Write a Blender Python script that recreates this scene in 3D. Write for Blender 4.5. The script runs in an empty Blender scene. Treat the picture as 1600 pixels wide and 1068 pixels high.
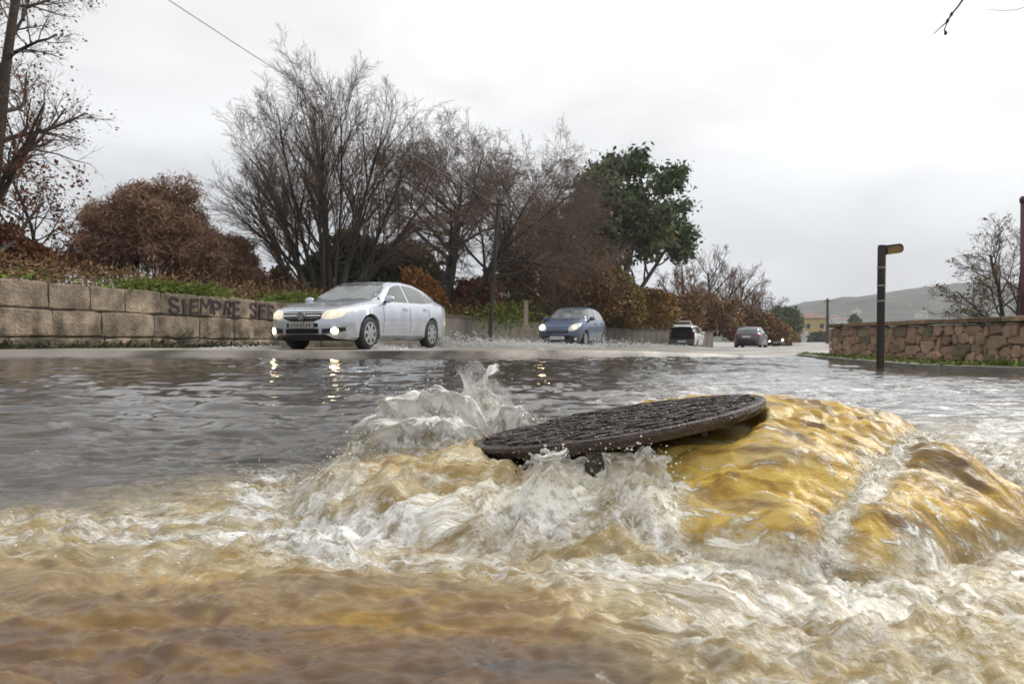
import bpy, bmesh, math, random
import numpy as np
from mathutils import Vector, Matrix
from mathutils.bvhtree import BVHTree

scene = bpy.context.scene
COL = scene.collection
CZ = 0.34            # camera height above the flood water
FPX = 1067.0         # focal length in photo pixels (24 mm)
HOR = 528.0          # horizon row in the photo


def at(px, py, d):
    """photo pixel + distance -> world point"""
    return Vector(((px - 800.0) / FPX * d, d, CZ + (HOR - py) / FPX * d))


# ---------------------------------------------------------------- objects
def link(o, parent=None):
    COL.objects.link(o)
    if parent is not None:
        o.parent = parent
    return o


def tag(o, label=None, cat=None, group=None, kind=None):
    if label: o['label'] = label
    if cat: o['category'] = cat
    if group: o['group'] = group
    if kind: o['kind'] = kind
    return o


def empty(name, loc=(0, 0, 0), rz=0.0, label=None, cat=None, group=None):
    o = bpy.data.objects.new(name, None)
    o.empty_display_size = 0.2
    link(o)
    o.location = loc
    o.rotation_euler = (0, 0, rz)
    return tag(o, label, cat, group)


def np_mesh(name, verts, faces, mat, parent=None, smooth=True, attrs=None):
    """verts (n,3), faces list of (m,k) int arrays (k = 3 or 4)"""
    me = bpy.data.meshes.new(name)
    verts = np.asarray(verts, dtype=np.float32)
    if not isinstance(faces, (list, tuple)):
        faces = [faces]
    faces = [np.asarray(f, dtype=np.int32) for f in faces if len(f)]
    nl = sum(f.size for f in faces)
    npoly = sum(len(f) for f in faces)
    me.vertices.add(len(verts))
    me.vertices.foreach_set('co', verts.ravel())
    me.loops.add(nl)
    me.loops.foreach_set('vertex_index', np.concatenate([f.ravel() for f in faces]))
    me.polygons.add(npoly)
    starts, s = [], 0
    for f in faces:
        k = f.shape[1]
        starts.append(s + np.arange(len(f)) * k)
        s += f.size
    me.polygons.foreach_set('loop_start', np.concatenate(starts).astype(np.int32))
    if smooth:
        me.polygons.foreach_set('use_smooth', np.ones(npoly, dtype=bool))
    me.update(calc_edges=True)
    if attrs:
        for k, a in attrs.items():
            a = np.asarray(a, dtype=np.float32)
            if a.ndim == 1:
                at_ = me.attributes.new(k, 'FLOAT', 'POINT')
                at_.data.foreach_set('value', a)
            else:
                at_ = me.attributes.new(k, 'FLOAT_VECTOR', 'POINT')
                at_.data.foreach_set('vector', a.ravel())
    if mat is not None:
        me.materials.append(mat)
    o = bpy.data.objects.new(name, me)
    return link(o, parent)


class MB:
    """collects shapes and links them as ONE mesh"""
    def __init__(s):
        s.v, s.f, s.a, s.m = [], [], [], []
        s.cur = 0

    def add(s, vs, fs, a=0.5):
        n = len(s.v)
        s.v += [tuple(v) for v in vs]
        s.f += [tuple(i + n for i in f) for f in fs]
        s.a += [a] * len(vs)
        s.m += [s.cur] * len(fs)

    def box(s, c, size, rz=0.0, a=0.5, M=None):
        x, y, z = (k / 2 for k in size)
        vs = [Vector((i * x, j * y, k * z)) for k in (-1, 1) for j in (-1, 1) for i in (-1, 1)]
        R = Matrix.Rotation(rz, 3, 'Z')
        vs = [(M @ v if M is not None else R @ v) + Vector(c) for v in vs]
        s.add(vs, [(0, 2, 3, 1), (4, 5, 7, 6), (0, 1, 5, 4), (2, 6, 7, 3), (0, 4, 6, 2), (1, 3, 7, 5)], a)

    def tube(s, pts, rad, k=8, cap=True, a=0.5):
        pts = [Vector(p) for p in pts]
        if not hasattr(rad, '__len__'):
            rad = [rad] * len(pts)
        vs, fs = [], []
        ref = None
        for i, p in enumerate(pts):
            t = (pts[min(i + 1, len(pts) - 1)] - pts[max(i - 1, 0)]).normalized()
            if ref is None:
                ref = Vector((0, 0, 1)) if abs(t.z) < 0.9 else Vector((1, 0, 0))
            u = t.cross(ref).normalized()
            w = t.cross(u).normalized()
            for j in range(k):
                q = 2 * math.pi * j / k
                vs.append(p + (u * math.cos(q) + w * math.sin(q)) * rad[i])
        for i in range(len(pts) - 1):
            for j in range(k):
                fs.append((i * k + j, i * k + (j + 1) % k, (i + 1) * k + (j + 1) % k, (i + 1) * k + j))
        if cap:
            fs.append(tuple(range(k))[::-1])
            fs.append(tuple(range((len(pts) - 1) * k, len(pts) * k)))
        s.add(vs, fs, a)

    def lathe(s, prof, k=24, M=None, a=0.5, closed=False):
        """prof: (r, h) list revolved round the local Z axis"""
        vs, fs = [], []
        for r, h in prof:
            for j in range(k):
                q = 2 * math.pi * j / k
                v = Vector((r * math.cos(q), r * math.sin(q), h))
                vs.append(M @ v if M is not None else v)
        n = len(prof)
        for i in range(n if closed else n - 1):
            for j in range(k):
                i2 = (i + 1) % n
                fs.append((i * k + j, i * k + (j + 1) % k, i2 * k + (j + 1) % k, i2 * k + j))
        if not closed:
            fs.append(tuple(range(k))[::-1])
            fs.append(tuple(range((n - 1) * k, n * k)))
        s.add(vs, fs, a)

    def build(s, name, mat, parent=None, smooth=False, fix=True, angle=None, bevel=None):
        me = bpy.data.meshes.new(name)
        me.from_pydata(s.v, [], s.f)
        if isinstance(mat, (list, tuple)):
            me.polygons.foreach_set('material_index', s.m)
        at_ = me.attributes.new('tone', 'FLOAT', 'POINT')
        at_.data.foreach_set('value', np.array(s.a, dtype=np.float32))
        if fix or bevel:
            bm = bmesh.new(); bm.from_mesh(me)
            if fix:
                bmesh.ops.recalc_face_normals(bm, faces=bm.faces)
            if bevel:
                bmesh.ops.bevel(bm, geom=[e for e in bm.edges if e.is_manifold and e.calc_face_angle() > 0.6],
                                offset=bevel, segments=2, affect='EDGES', profile=0.6)
            bm.to_mesh(me); bm.free()
        if smooth:
            for p in me.polygons: p.use_smooth = True
        if angle:
            me.set_sharp_from_angle(angle=angle)
        for q in (mat if isinstance(mat, (list, tuple)) else [mat]): me.materials.append(q)
        return link(bpy.data.objects.new(name, me), parent)


# ---------------------------------------------------------------- noise (numpy gradient noise)
def _hash(ix, iy, seed):
    h = (ix.astype(np.int64) * 374761393 + iy.astype(np.int64) * 668265263 + seed * 144269504) & 0xffffffff
    h = ((h ^ (h >> 13)) * 1274126177) & 0xffffffff
    h = (h ^ (h >> 16)) & 0xffffffff
    return h


def pnoise(x, y, seed=0):
    x = np.asarray(x, dtype=np.float64); y = np.asarray(y, dtype=np.float64)
    x0 = np.floor(x); y0 = np.floor(y)
    fx = x - x0; fy = y - y0
    ix = x0.astype(np.int64); iy = y0.astype(np.int64)
    u = fx * fx * fx * (fx * (fx * 6 - 15) + 10)
    v = fy * fy * fy * (fy * (fy * 6 - 15) + 10)

    def g(i, j):
        a = _hash(ix + i, iy + j, seed).astype(np.float64) * (2 * np.pi / 4294967296.0)
        return np.cos(a) * (fx - i) + np.sin(a) * (fy - j)
    a = g(0, 0) * (1 - u) + g(1, 0) * u
    b = g(0, 1) * (1 - u) + g(1, 1) * u
    return (a * (1 - v) + b * v) * 1.5


def fbm(x, y, seed=0, oct=4, gain=0.5, lac=2.03):
    s = 0.0; a = 1.0; n = 0.0
    for o in range(oct):
        s = s + a * pnoise(x, y, seed + o * 17)
        n += a; a *= gain; x = x * lac + 3.7; y = y * lac + 1.3
    return s / n


def sm(t):
    t = np.clip(t, 0, 1)
    return t * t * (3 - 2 * t)


# ---------------------------------------------------------------- materials
def nodes(name):
    m = bpy.data.materials.new(name)
    m.use_nodes = True
    nt = m.node_tree
    b = nt.nodes['Principled BSDF']
    return m, nt, b


def mat(name, col, rough=0.6, var=0.25, scale=4.0, bump=0.15, bscale=25.0, metal=0.0, coat=0.0,
        col2=None, spec=0.35, tone=False, emit=None, estr=0.0, stretch=(1, 1, 1), detail=5.0):
    m, nt, b = nodes(name)
    N, L = nt.nodes.new, nt.links.new
    b.inputs['Roughness'].default_value = rough
    b.inputs['Metallic'].default_value = metal
    b.inputs['Coat Weight'].default_value = coat
    b.inputs['Coat Roughness'].default_value = 0.05
    b.inputs['Specular IOR Level'].default_value = spec
    if emit:
        b.inputs['Emission Color'].default_value = (*emit, 1)
        b.inputs['Emission Strength'].default_value = estr
    c1 = tuple(max(0, k * (1 - var)) for k in col)
    c2 = col2 if col2 else tuple(min(1, k * (1 + var)) for k in col)
    tc = N('ShaderNodeTexCoord')
    mp = N('ShaderNodeMapping'); mp.inputs['Scale'].default_value = stretch
    L(tc.outputs['Object'], mp.inputs['Vector'])
    n1 = N('ShaderNodeTexNoise'); n1.inputs['Scale'].default_value = scale; n1.inputs['Detail'].default_value = detail
    L(mp.outputs['Vector'], n1.inputs['Vector'])
    r = N('ShaderNodeValToRGB')
    r.color_ramp.elements[0].position = 0.3; r.color_ramp.elements[1].position = 0.7
    r.color_ramp.elements[0].color = (*c1, 1); r.color_ramp.elements[1].color = (*c2, 1)
    L(n1.outputs['Fac'], r.inputs['Fac'])
    out = r.outputs['Color']
    if tone:
        a = N('ShaderNodeAttribute'); a.attribute_name = 'tone'
        mr = N('ShaderNodeMapRange'); mr.inputs['To Min'].default_value = 0.55; mr.inputs['To Max'].default_value = 1.45
        L(a.outputs['Fac'], mr.inputs['Value'])
        mx = N('ShaderNodeVectorMath'); mx.operation = 'SCALE'
        L(out, mx.inputs[0]); L(mr.outputs['Result'], mx.inputs['Scale'])
        out = mx.outputs['Vector']
    L(out, b.inputs['Base Color'])
    if bump:
        n2 = N('ShaderNodeTexNoise'); n2.inputs['Scale'].default_value = bscale; n2.inputs['Detail'].default_value = 4
        L(mp.outputs['Vector'], n2.inputs['Vector'])
        bp = N('ShaderNodeBump'); bp.inputs['Strength'].default_value = bump; bp.inputs['Distance'].default_value = 0.05
        L(n2.outputs['Fac'], bp.inputs['Height'])
        L(bp.outputs['Normal'], b.inputs['Normal'])
    return m
# ================================================================ camera, world, light
cam = bpy.data.cameras.new('camera')
cam.lens = 24.0; cam.sensor_width = 36.0
cam.clip_start = 0.05; cam.clip_end = 6000
co = bpy.data.objects.new('camera', cam); COL.objects.link(co)
co.location = (0, 0, CZ)
co.rotation_euler = (math.radians(90) - math.atan((534 - HOR) / FPX), 0, 0)
cam.dof.use_dof = True
cam.dof.focus_distance = 1.9
cam.dof.aperture_fstop = 9.0
scene.camera = co
scene.view_settings.view_transform = 'Standard'
scene.view_settings.look = 'None'
scene.view_settings.exposure = 0.40
scene.view_settings.gamma = 1.0
scene.cycles.use_denoising = True
scene.cycles.max_bounces = 6
scene.cycles.diffuse_bounces = 3
scene.cycles.glossy_bounces = 3
scene.cycles.transparent_max_bounces = 6
scene.cycles.volume_bounces = 2
scene.cycles.sample_clamp_indirect = 14.0

SUN_EL, SUN_AZ = math.radians(42), math.radians(60)    # azimuth from +Y towards +X
w = bpy.data.worlds.new('World'); scene.world = w
w.use_nodes = True
nt = w.node_tree; N, L = nt.nodes.new, nt.links.new
for n in list(nt.nodes): nt.nodes.remove(n)
out = N('ShaderNodeOutputWorld')
sky = N('ShaderNodeTexSky'); sky.sky_type = 'NISHITA'; sky.sun_disc = False
sky.sun_elevation = SUN_EL; sky.sun_rotation = SUN_AZ
sky.air_density = 1.5; sky.dust_density = 4.0
bg1 = N('ShaderNodeBackground'); bg1.inputs['Strength'].default_value = 0.08
L(sky.outputs['Color'], bg1.inputs['Color'])
tc = N('ShaderNodeTexCoord')
sep = N('ShaderNodeSeparateXYZ'); L(tc.outputs['Generated'], sep.inputs[0])
# brightness of the cloud deck: grey low down, nearly white higher up and to the right
el = N('ShaderNodeMapRange'); el.inputs['From Min'].default_value = 0.0; el.inputs['From Max'].default_value = 0.42
L(sep.outputs['Z'], el.inputs['Value'])
ramp = N('ShaderNodeValToRGB')
cr = ramp.color_ramp
cr.elements[0].position = 0.0; cr.elements[0].color = (0.53, 0.56, 0.61, 1)
cr.elements[1].position = 1.0; cr.elements[1].color = (0.90, 0.90, 0.90, 1)
e = cr.elements.new(0.30); e.color = (0.65, 0.675, 0.715, 1)
e = cr.elements.new(0.60); e.color = (0.83, 0.84, 0.855, 1)
L(el.outputs['Result'], ramp.inputs['Fac'])
mp = N('ShaderNodeMapping'); mp.inputs['Scale'].default_value = (1.0, 1.0, 2.6); mp.inputs['Location'].default_value = (0.35, 0.1, 0.0)
L(tc.outputs['Generated'], mp.inputs['Vector'])
cn = N('ShaderNodeTexNoise'); cn.inputs['Scale'].default_value = 2.3; cn.inputs['Detail'].default_value = 5
cn.inputs['Roughness'].default_value = 0.5; cn.inputs['Distortion'].default_value = 0.4
L(mp.outputs['Vector'], cn.inputs['Vector'])
cmr = N('ShaderNodeMapRange'); cmr.inputs['From Min'].default_value = 0.32; cmr.inputs['From Max'].default_value = 0.68
cmr.inputs['To Min'].default_value = 0.76; cmr.inputs['To Max'].default_value = 1.12
L(cn.outputs['Fac'], cmr.inputs['Value'])
xr = N('ShaderNodeMapRange'); xr.inputs['From Min'].default_value = -0.6; xr.inputs['From Max'].default_value = 0.35
xr.inputs['To Min'].default_value = 0.83; xr.inputs['To Max'].default_value = 1.08
L(sep.outputs['X'], xr.inputs['Value'])
mul = N('ShaderNodeMath'); mul.operation = 'MULTIPLY'
L(cmr.outputs['Result'], mul.inputs[0]); L(xr.outputs['Result'], mul.inputs[1])
sc = N('ShaderNodeVectorMath'); sc.operation = 'SCALE'
L(ramp.outputs['Color'], sc.inputs[0]); L(mul.outputs['Value'], sc.inputs['Scale'])
bg2 = N('ShaderNodeBackground'); bg2.inputs['Strength'].default_value = 1.0
L(sc.outputs['Vector'], bg2.inputs['Color'])
mxs = N('ShaderNodeMixShader'); mxs.inputs['Fac'].default_value = 0.9
L(bg1.outputs[0], mxs.inputs[1]); L(bg2.outputs[0], mxs.inputs[2])
L(mxs.outputs[0], out.inputs['Surface'])

sl = bpy.data.lights.new('sun', 'SUN'); sl.energy = 1.5; sl.angle = math.radians(25); sl.color = (1.0, 0.97, 0.92)
so = bpy.data.objects.new('sun', sl); COL.objects.link(so)
sd = Vector((math.sin(SUN_AZ) * math.cos(SUN_EL), math.cos(SUN_AZ) * math.cos(SUN_EL), math.sin(SUN_EL)))
so.rotation_euler = (-sd).to_track_quat('-Z', 'Y').to_euler()

# ================================================================ ground, road, verge
def road_z(x, y):
    p = np.interp(y, [0, 12, 15, 25, 45, 80, 130, 400], [.125, .125, .12, .0, -.36, -.60, -.62, -.62])
    return p - 0.20 * sm((np.asarray(x) - 1.0) / 6.0) * sm((24 - np.asarray(y)) / 8)


KERB = [(-40, 13.4), (-14, 12.9), (-0.5, 11.5), (2.5, 13.2), (6.8, 16.2), (9, 17.5), (30, 18.5), (80, 20)]
def kerb_y(x):
    return np.interp(x, [k[0] for k in KERB], [k[1] for k in KERB])


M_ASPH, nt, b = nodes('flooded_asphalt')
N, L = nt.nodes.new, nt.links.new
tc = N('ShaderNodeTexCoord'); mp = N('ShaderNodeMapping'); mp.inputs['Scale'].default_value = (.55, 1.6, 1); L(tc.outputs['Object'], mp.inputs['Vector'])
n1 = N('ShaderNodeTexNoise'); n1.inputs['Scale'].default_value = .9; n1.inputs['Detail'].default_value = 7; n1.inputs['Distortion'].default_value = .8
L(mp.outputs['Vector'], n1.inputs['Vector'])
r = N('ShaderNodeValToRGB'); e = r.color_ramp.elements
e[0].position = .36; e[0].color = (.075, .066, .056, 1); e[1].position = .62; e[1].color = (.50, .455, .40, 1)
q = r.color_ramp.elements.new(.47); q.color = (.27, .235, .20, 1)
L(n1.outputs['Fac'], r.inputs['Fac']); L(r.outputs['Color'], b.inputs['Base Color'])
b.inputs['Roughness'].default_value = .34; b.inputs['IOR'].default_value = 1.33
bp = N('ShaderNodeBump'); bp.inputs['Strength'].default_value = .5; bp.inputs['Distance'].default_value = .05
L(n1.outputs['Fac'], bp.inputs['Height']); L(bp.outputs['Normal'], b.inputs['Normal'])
M_MUD = mat('wet_earth', (0.07, 0.06, 0.035), rough=0.8, var=0.4, scale=0.3, bump=0.4, bscale=3)
M_KERB = mat('wet_kerb_stone', (0.20, 0.185, 0.16), rough=0.4, var=0.35, scale=3, bump=0.3, bscale=30)

g = MB()
n = 40
gx = np.linspace(-2050, 2050, n); gy = np.concatenate([np.linspace(-140, 140, 14), np.geomspace(170, 2030, 26)])
vs, fs = [], []
for j, y in enumerate(gy):
    for x in gx:
        vs.append((x, y, -0.85 if y < 2000 else -0.85))
for j in range(len(gy) - 1):
    for i in range(n - 1):
        fs.append((j * n + i, j * n + i + 1, (j + 1) * n + i + 1, (j + 1) * n + i))
g.add(vs, fs)
tag(g.build('ground', M_MUD, fix=False), kind='structure')

# the road: a sheet from the kerb line on, dropping away with the street, and its kerb edge
xs = np.concatenate([np.linspace(-22, 14, 73), np.linspace(15, 90, 40)])
ts = np.concatenate([[0, .006, .02], np.linspace(0.05, 1, 60)]) ** 1.6
XX = np.repeat(xs[None, :], len(ts), 0)
Y0 = kerb_y(xs)[None, :]
YY = Y0 + (160 - Y0) * ts[:, None]
ZZ = road_z(XX, YY) + 0.006 * fbm(XX * .5, YY * .3, 5)
lipz = np.full((1, len(xs)), -0.30)
V = np.stack([np.concatenate([XX[:1], XX]), np.concatenate([YY[:1], YY]), np.concatenate([lipz, ZZ])], -1)
def gridfaces(r, c, off=0):
    i = np.arange(r - 1)[:, None] * c + np.arange(c - 1)[None, :] + off
    return np.stack([i, i + 1, i + c + 1, i + c], -1).reshape(-1, 4)
nr = V.shape[0]
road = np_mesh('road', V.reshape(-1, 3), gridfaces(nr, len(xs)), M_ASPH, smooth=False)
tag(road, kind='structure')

# right-hand verge with its kerb
M_GRASSY = mat('verge_turf', (0.075, 0.085, 0.03), rough=0.85, var=0.5, scale=6, bump=0.6, bscale=40)
mb = MB()
edge = [(6.9, 2.0), (6.55, 6.0), (6.35, 8.5), (5.75, 9.7), (6.1, 12.5), (6.95, 16.6), (7.6, 18.2)]
def vz(y): return float(np.interp(y, [2, 9, 16, 19], [-.02, -.03, -.05, -.06]))
tops = []
vs, fs = [], []
for (x, y) in edge:
    for k, (dx, dz) in enumerate([(0.0, -0.35), (0.0, 0.0), (0.14, 0.008), (0.16, 0.0), (1.5, -.01), (25, -.02)]):
        vs.append((x + dx, y, vz(y) + dz))
for j in range(len(edge) - 1):
    for i in range(5):
        fs.append((j * 6 + i, j * 6 + i + 1, (j + 1) * 6 + i + 1, (j + 1) * 6 + i))
mb.add(vs, fs)
verge = mb.build('verge', M_GRASSY, fix=False)
verge.data.materials.append(M_KERB)
for p in verge.data.polygons:
    if p.index % 5 < 2: p.material_index = 1
tag(verge, kind='structure')

# bank of earth behind the granite wall
WALL = [(-13.6, 4.5), (-11.7, 9.0), (-10.0, 13.3), (-8.54, 16.93), (-7.1, 20.5), (-5.2, 24.6), (-3.0, 29.0), (3.2, 38.5), (11.2, 48.0), (15.5, 52.5)]
WTOP = [1.60, 1.58, 1.54, 1.50, 1.45, 1.42, 1.37, 1.15, 0.95, 0.85]
mb = MB(); vs, fs = [], []
offs = [(0.12, -0.25), (0.12, -0.12), (0.6, -0.02), (2.0, 0.12), (5, 0.3), (12, 0.7), (30, 1.0), (90, 1.0)]
for (x, y), zt in zip(WALL, WTOP):
    for k, (o_, dz) in enumerate(offs):
        vs.append((x - 0.9 * o_, y + 0.40 * o_, zt + dz if k else -1.0))
c = len(offs)
for j in range(len(WALL) - 1):
    for i in range(c - 1):
        fs.append((j * c + i, (j + 1) * c + i, (j + 1) * c + i + 1, j * c + i + 1))
mb.add(vs, fs)
tag(mb.build('earth_bank', M_MUD, fix=False), kind='structure')

# hills
def hill(name, crest, d, depth, colr, seed, label):
    xs_ = np.linspace(crest[0][0], crest[-1][0], 160)
    zy = np.interp(xs_, [c_[0] for c_ in crest], [c_[1] for c_ in crest])
    wx = (xs_ - 800) / FPX * d
    wz = CZ + (HOR - zy) / FPX * d
    rows = 26
    X = np.repeat(wx[None], rows, 0); t = np.linspace(0, 1, rows)[:, None]
    Y = d - depth * (1 - t) + 0 * X
    Z = -1.2 + (wz[None] + 1.2) * (np.sin(t * math.pi / 2) ** 1.2)
    nz = fbm(X / 90, Y / 70, seed, 5)
    Z = Z + nz * 7 * np.clip(t * 1.6, 0, 1) + 3.0 * np.abs(fbm(X / 14, Y / 14, seed + 4, 3)) * (t > .1)
    # back side falls away again
    Xb, Yb, Zb = X[-2::-1], 2 * d - Y[-2::-1], Z[-2::-1]
    X = np.concatenate([X, Xb]); Y = np.concatenate([Y, Yb]); Z = np.concatenate([Z, Zb])
    V = np.stack([X, Y, Z], -1)
    o = np_mesh(name, V.reshape(-1, 3), gridfaces(V.shape[0], V.shape[1]), colr, smooth=False)
    return tag(o, kind='structure')


M_HILL = mat('wooded_hillside', (0.030, 0.042, 0.030), rough=0.9, var=0.75, scale=0.045, bump=0.0, col2=(0.075, 0.085, 0.055), detail=9)
hill('hills', [(600, 520), (900, 500), (1130, 492), (1225, 484), (1290, 470), (1340, 468), (1400, 455), (1470, 447), (1560, 452), (1700, 460), (1900, 470), (2300, 500)], 850, 420, M_HILL, 3, None)
hill('hills', [(300, 520), (900, 505), (1150, 490), (1240, 476), (1300, 472), (1380, 478), (1500, 470), (1650, 480), (2000, 500)], 1500, 300, M_HILL, 9, None)
# ================================================================ flood water
DC = Vector((0.228, 1.50, 0.158)); DR = 0.315; DSX, DSY = 0.172, -0.046      # the tilted cover: centre, radius, slopes
def disc_z(x, y): return DC.z + DSX * (x - DC.x) + DSY * (y - DC.y)


def spaced(a0, a1, fine, lo, hi, ratio, cap):
    """coordinates with FINE spacing inside [lo, hi], growing outside"""
    mid = list(np.arange(lo, hi, fine))
    r, s = [], fine
    x = mid[-1]
    while x < a1:
        s = min(s * ratio, cap); x += s; r.append(x)
    l, s = [], fine
    x = mid[0]
    while x > a0:
        s = min(s * ratio, cap); x -= s; l.append(x)
    return np.array(l[::-1] + mid + r)


wx = spaced(-18, 9.0, 0.0042, -0.75, 1.15, 1.022, 0.10)
wy = spaced(0.35, 17.8, 0.0042, 0.62, 1.95, 1.02, 0.09)
X, Y = np.meshgrid(wx, wy)
print('water grid', X.shape)

level = -0.09 * sm((X - 2.0) / 4.0) * sm((Y - 3.0) / 5.0)

def dome(cx, cy, rxl, rxr, ryf, ryb, h, p):
    dx, dy = X - cx, Y - cy
    # wander the outline so it is no clean ellipse
    ang = np.arctan2(dy, dx)
    wob = 1 + 0.10 * pnoise(ang * 1.9 + 3, ang * 0 + cx * 7, 21) + 0.05 * pnoise(ang * 6, ang * 0 + 4, 22)
    r2 = ((dx / np.where(dx < 0, rxl, rxr)) ** 2 + (dy / np.where(dy < 0, ryf, ryb)) ** 2) / wob ** 2
    return h * np.clip(1 - r2, 0, 1) ** p, r2


d1, r1 = dome(0.58, 1.58, 0.55, 0.45, 0.60, 0.62, 0.200, 0.60)
d2, r2 = dome(0.06, 1.50, 0.52, 0.50, 0.47, 0.45, 0.125, 0.65)
H = np.maximum(d1, d2) + 0.25 * np.minimum(d1, d2) * 0
r = np.minimum(r1, r2)
# groove across the mound
ax, ay, bx, by = 0.92, 1.46, 0.44, 0.97
ux, uy = bx - ax, by - ay; ll = math.hypot(ux, uy); ux /= ll; uy /= ll
tt = (X - ax) * ux + (Y - ay) * uy
off = (X - ax) * (-uy) + (Y - ay) * ux + 0.015 * pnoise(tt * 9, tt * 0, 31)
along = sm((tt + .05) / .15) * sm((ll + .10 - tt) / .2)
groove = np.exp(-(off / 0.030) ** 2) * along
ridge_g = np.exp(-(off / 0.012) ** 2) * along
# crown of thrown-up water behind the low end of the cover
def crown(prof, yc, sf, sb, seed, dref):
    pxs = np.array([p[0] for p in prof]); pys = np.array([p[1] for p in prof])
    cx = (pxs - 800) / FPX * dref; cz_ = CZ + (HOR - pys) / FPX * dref
    jag = 0.010 * pnoise(X * 42, X * 0, seed) + 0.008 * pnoise(X * 90, X * 0 + Y * 6, seed + 1)
    z = np.interp(X, cx, cz_, left=0, right=0)
    z = z + jag * (z > 0.05)
    yy = Y - yc + 0.03 * pnoise(X * 9, X * 0 + 7, seed + 2)
    f = np.where(yy < 0, np.exp(-np.abs(yy / sf) ** 1.3), np.exp(-np.abs(yy / sb) ** 2))
    return z * f


c1 = crown([(520, 760), (548, 704), (570, 680), (586, 652), (602, 630), (640, 618), (665, 622), (690, 614), (715, 620), (735, 640), (755, 690), (770, 760)], 1.66, 0.20, 0.05, 41, 1.64)
c2 = crown([(690, 740), (710, 660), (722, 618), (734, 590), (745, 576), (752, 574), (760, 583), (772, 600), (786, 625), (806, 645), (832, 652), (856, 668), (900, 690), (960, 740)], 1.76, 0.13, 0.045, 43, 1.74)
C = np.maximum(c1, c2)
C = np.where(C > .10, .10 + (C - .10) * .74, C)
crownm = sm((C - 0.05) / 0.07)
H = np.maximum(H, C)

# ---- foam map
px = X / Y * FPX + 800            # only used to lay the big patches out over the real water plane
near = sm((2.6 - Y) / 0.6)
su0 = X * math.cos(-.62) + Y * math.sin(-.62); sv0 = -X * math.sin(-.62) + Y * math.cos(-.62)
ring = np.exp(-((np.sqrt(np.clip(r, 0, 9)) - 1.17) / 0.09) ** 2)
def blob(cx, cy, rx, ry): return np.exp(-((X - cx) / rx) ** 2 - ((Y - cy) / ry) ** 2)
big = fbm(X * 1.3 + 3, Y * 2.4, 51, 3)
foam = np.full_like(X, 0.10)
band = np.exp(-((Y - (1.19 + 0.05 * pnoise(X * 2.2, X * 0, 52))) / 0.16) ** 2) * sm((0.55 - X) / .5)
foam += 0.50 * band
foam += 0.34 * ring * sm((1.75 - Y) / .3)
frontR = sm((X + 0.15) / 0.5) * sm((1.16 - Y) / 0.15) * sm(np.sqrt(np.clip(r, 0, 9)) / .12 - 7.6)
foam += 0.52 * frontR
foam -= 0.22 * sm((0.86 - Y) / .1) * sm((0.30 - X) / .35)
foam += 0.52 * crownm
foam += 0.22 * blob(-0.06, 1.20, 0.32, 0.16)
foam += 0.26 * blob(-0.40, 1.55, 0.34, 0.34)
foam += 0.16 * blob(-0.45, 1.75, 0.35, 0.3) * (0.4 + np.clip(3 * big, 0, 1))
foam += 0.42 * np.exp(-((np.sqrt(np.clip(r1, 0, 9)) - 1.0) / 0.09) ** 2) * (.5 + fbm(X * 9, Y * 9, 140, 2)) * sm((1.6 - Y) / .2)
foam += 0.75 * ridge_g + .3 * np.exp(-(off / 0.045) ** 2) * along
foam += 0.50 * blob(1.28, 1.70, 0.40, 0.50)
foam += 0.46 * sm((X - .2) / 1.2) * sm((Y - 1.7) / .6) * sm((9.5 - Y) / 4)
foam += 0.20 * blob(0.5, 3.6, 1.1, 1.1)
foam += 1.3 * blob(0.068, 1.155, 0.055, 0.05) + 1.2 * blob(0.22, 1.145, 0.06, 0.05)
foam += 0.20 * big * near
mound = sm((1.09 - np.sqrt(np.clip(r1, 0, 9))) / 0.16)
mound2 = sm((1.0 - np.sqrt(np.clip(r2, 0, 9))) / 0.25)
foam += 0.20 * mound * np.clip(pnoise(su0 * 2.4, sv0 * 8, 131) * 2, 0, 1)
foam *= 1 - 0.45 * mound * (1 - np.clip(groove * 1.6, 0, 1)) * (1 - mound2 * .5)
foam = np.clip(foam, 0, None)
aer = sm(foam / .6) * sm((3.2 - Y) / 1.2)
aer *= 1 - .85 * sm((Y - 1.45) / .4) * sm((.25 - X) / .4)
aer *= 1 - .7 * mound * sm((X - .12) / .2)
aer = np.maximum(aer, .8 * crownm)
foam = 0.70 * np.tanh(foam / 0.70)

# ---- silt: amber where the water wells up or runs thin, grey-brown elsewhere
silt = 0.80 * mound + 0.68 * mound2
silt = np.maximum(silt, (0.47 - .21 * sm((.84 - Y) / .15) * sm((.5 - X) / .4)) * sm((1.25 - Y) / .3) + .16 * fbm(X * 3, Y * 5, 62, 3))
silt = np.maximum(silt, 0.45 * blob(0.55, 2.6, 0.8, 0.9))
silt = np.maximum(silt, 0.62 * sm((X - 0.15) / .5) * sm((1.3 - Y) / .25))
silt = np.maximum(silt, 0.35 * blob(0.2, 4.0, 1.3, 1.3))
silt = silt * (1 - 0.75 * crownm) + 0.14 * fbm(X * 5, Y * 9, 61, 3) - 0.28 * sm((Y - 1.35) / .5) * (1 - np.clip(mound + mound2, 0, 1)) * sm((1.2 - X) / .8)
silt = np.maximum(silt, .31 * sm((1.15 - Y) / .2))

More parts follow.
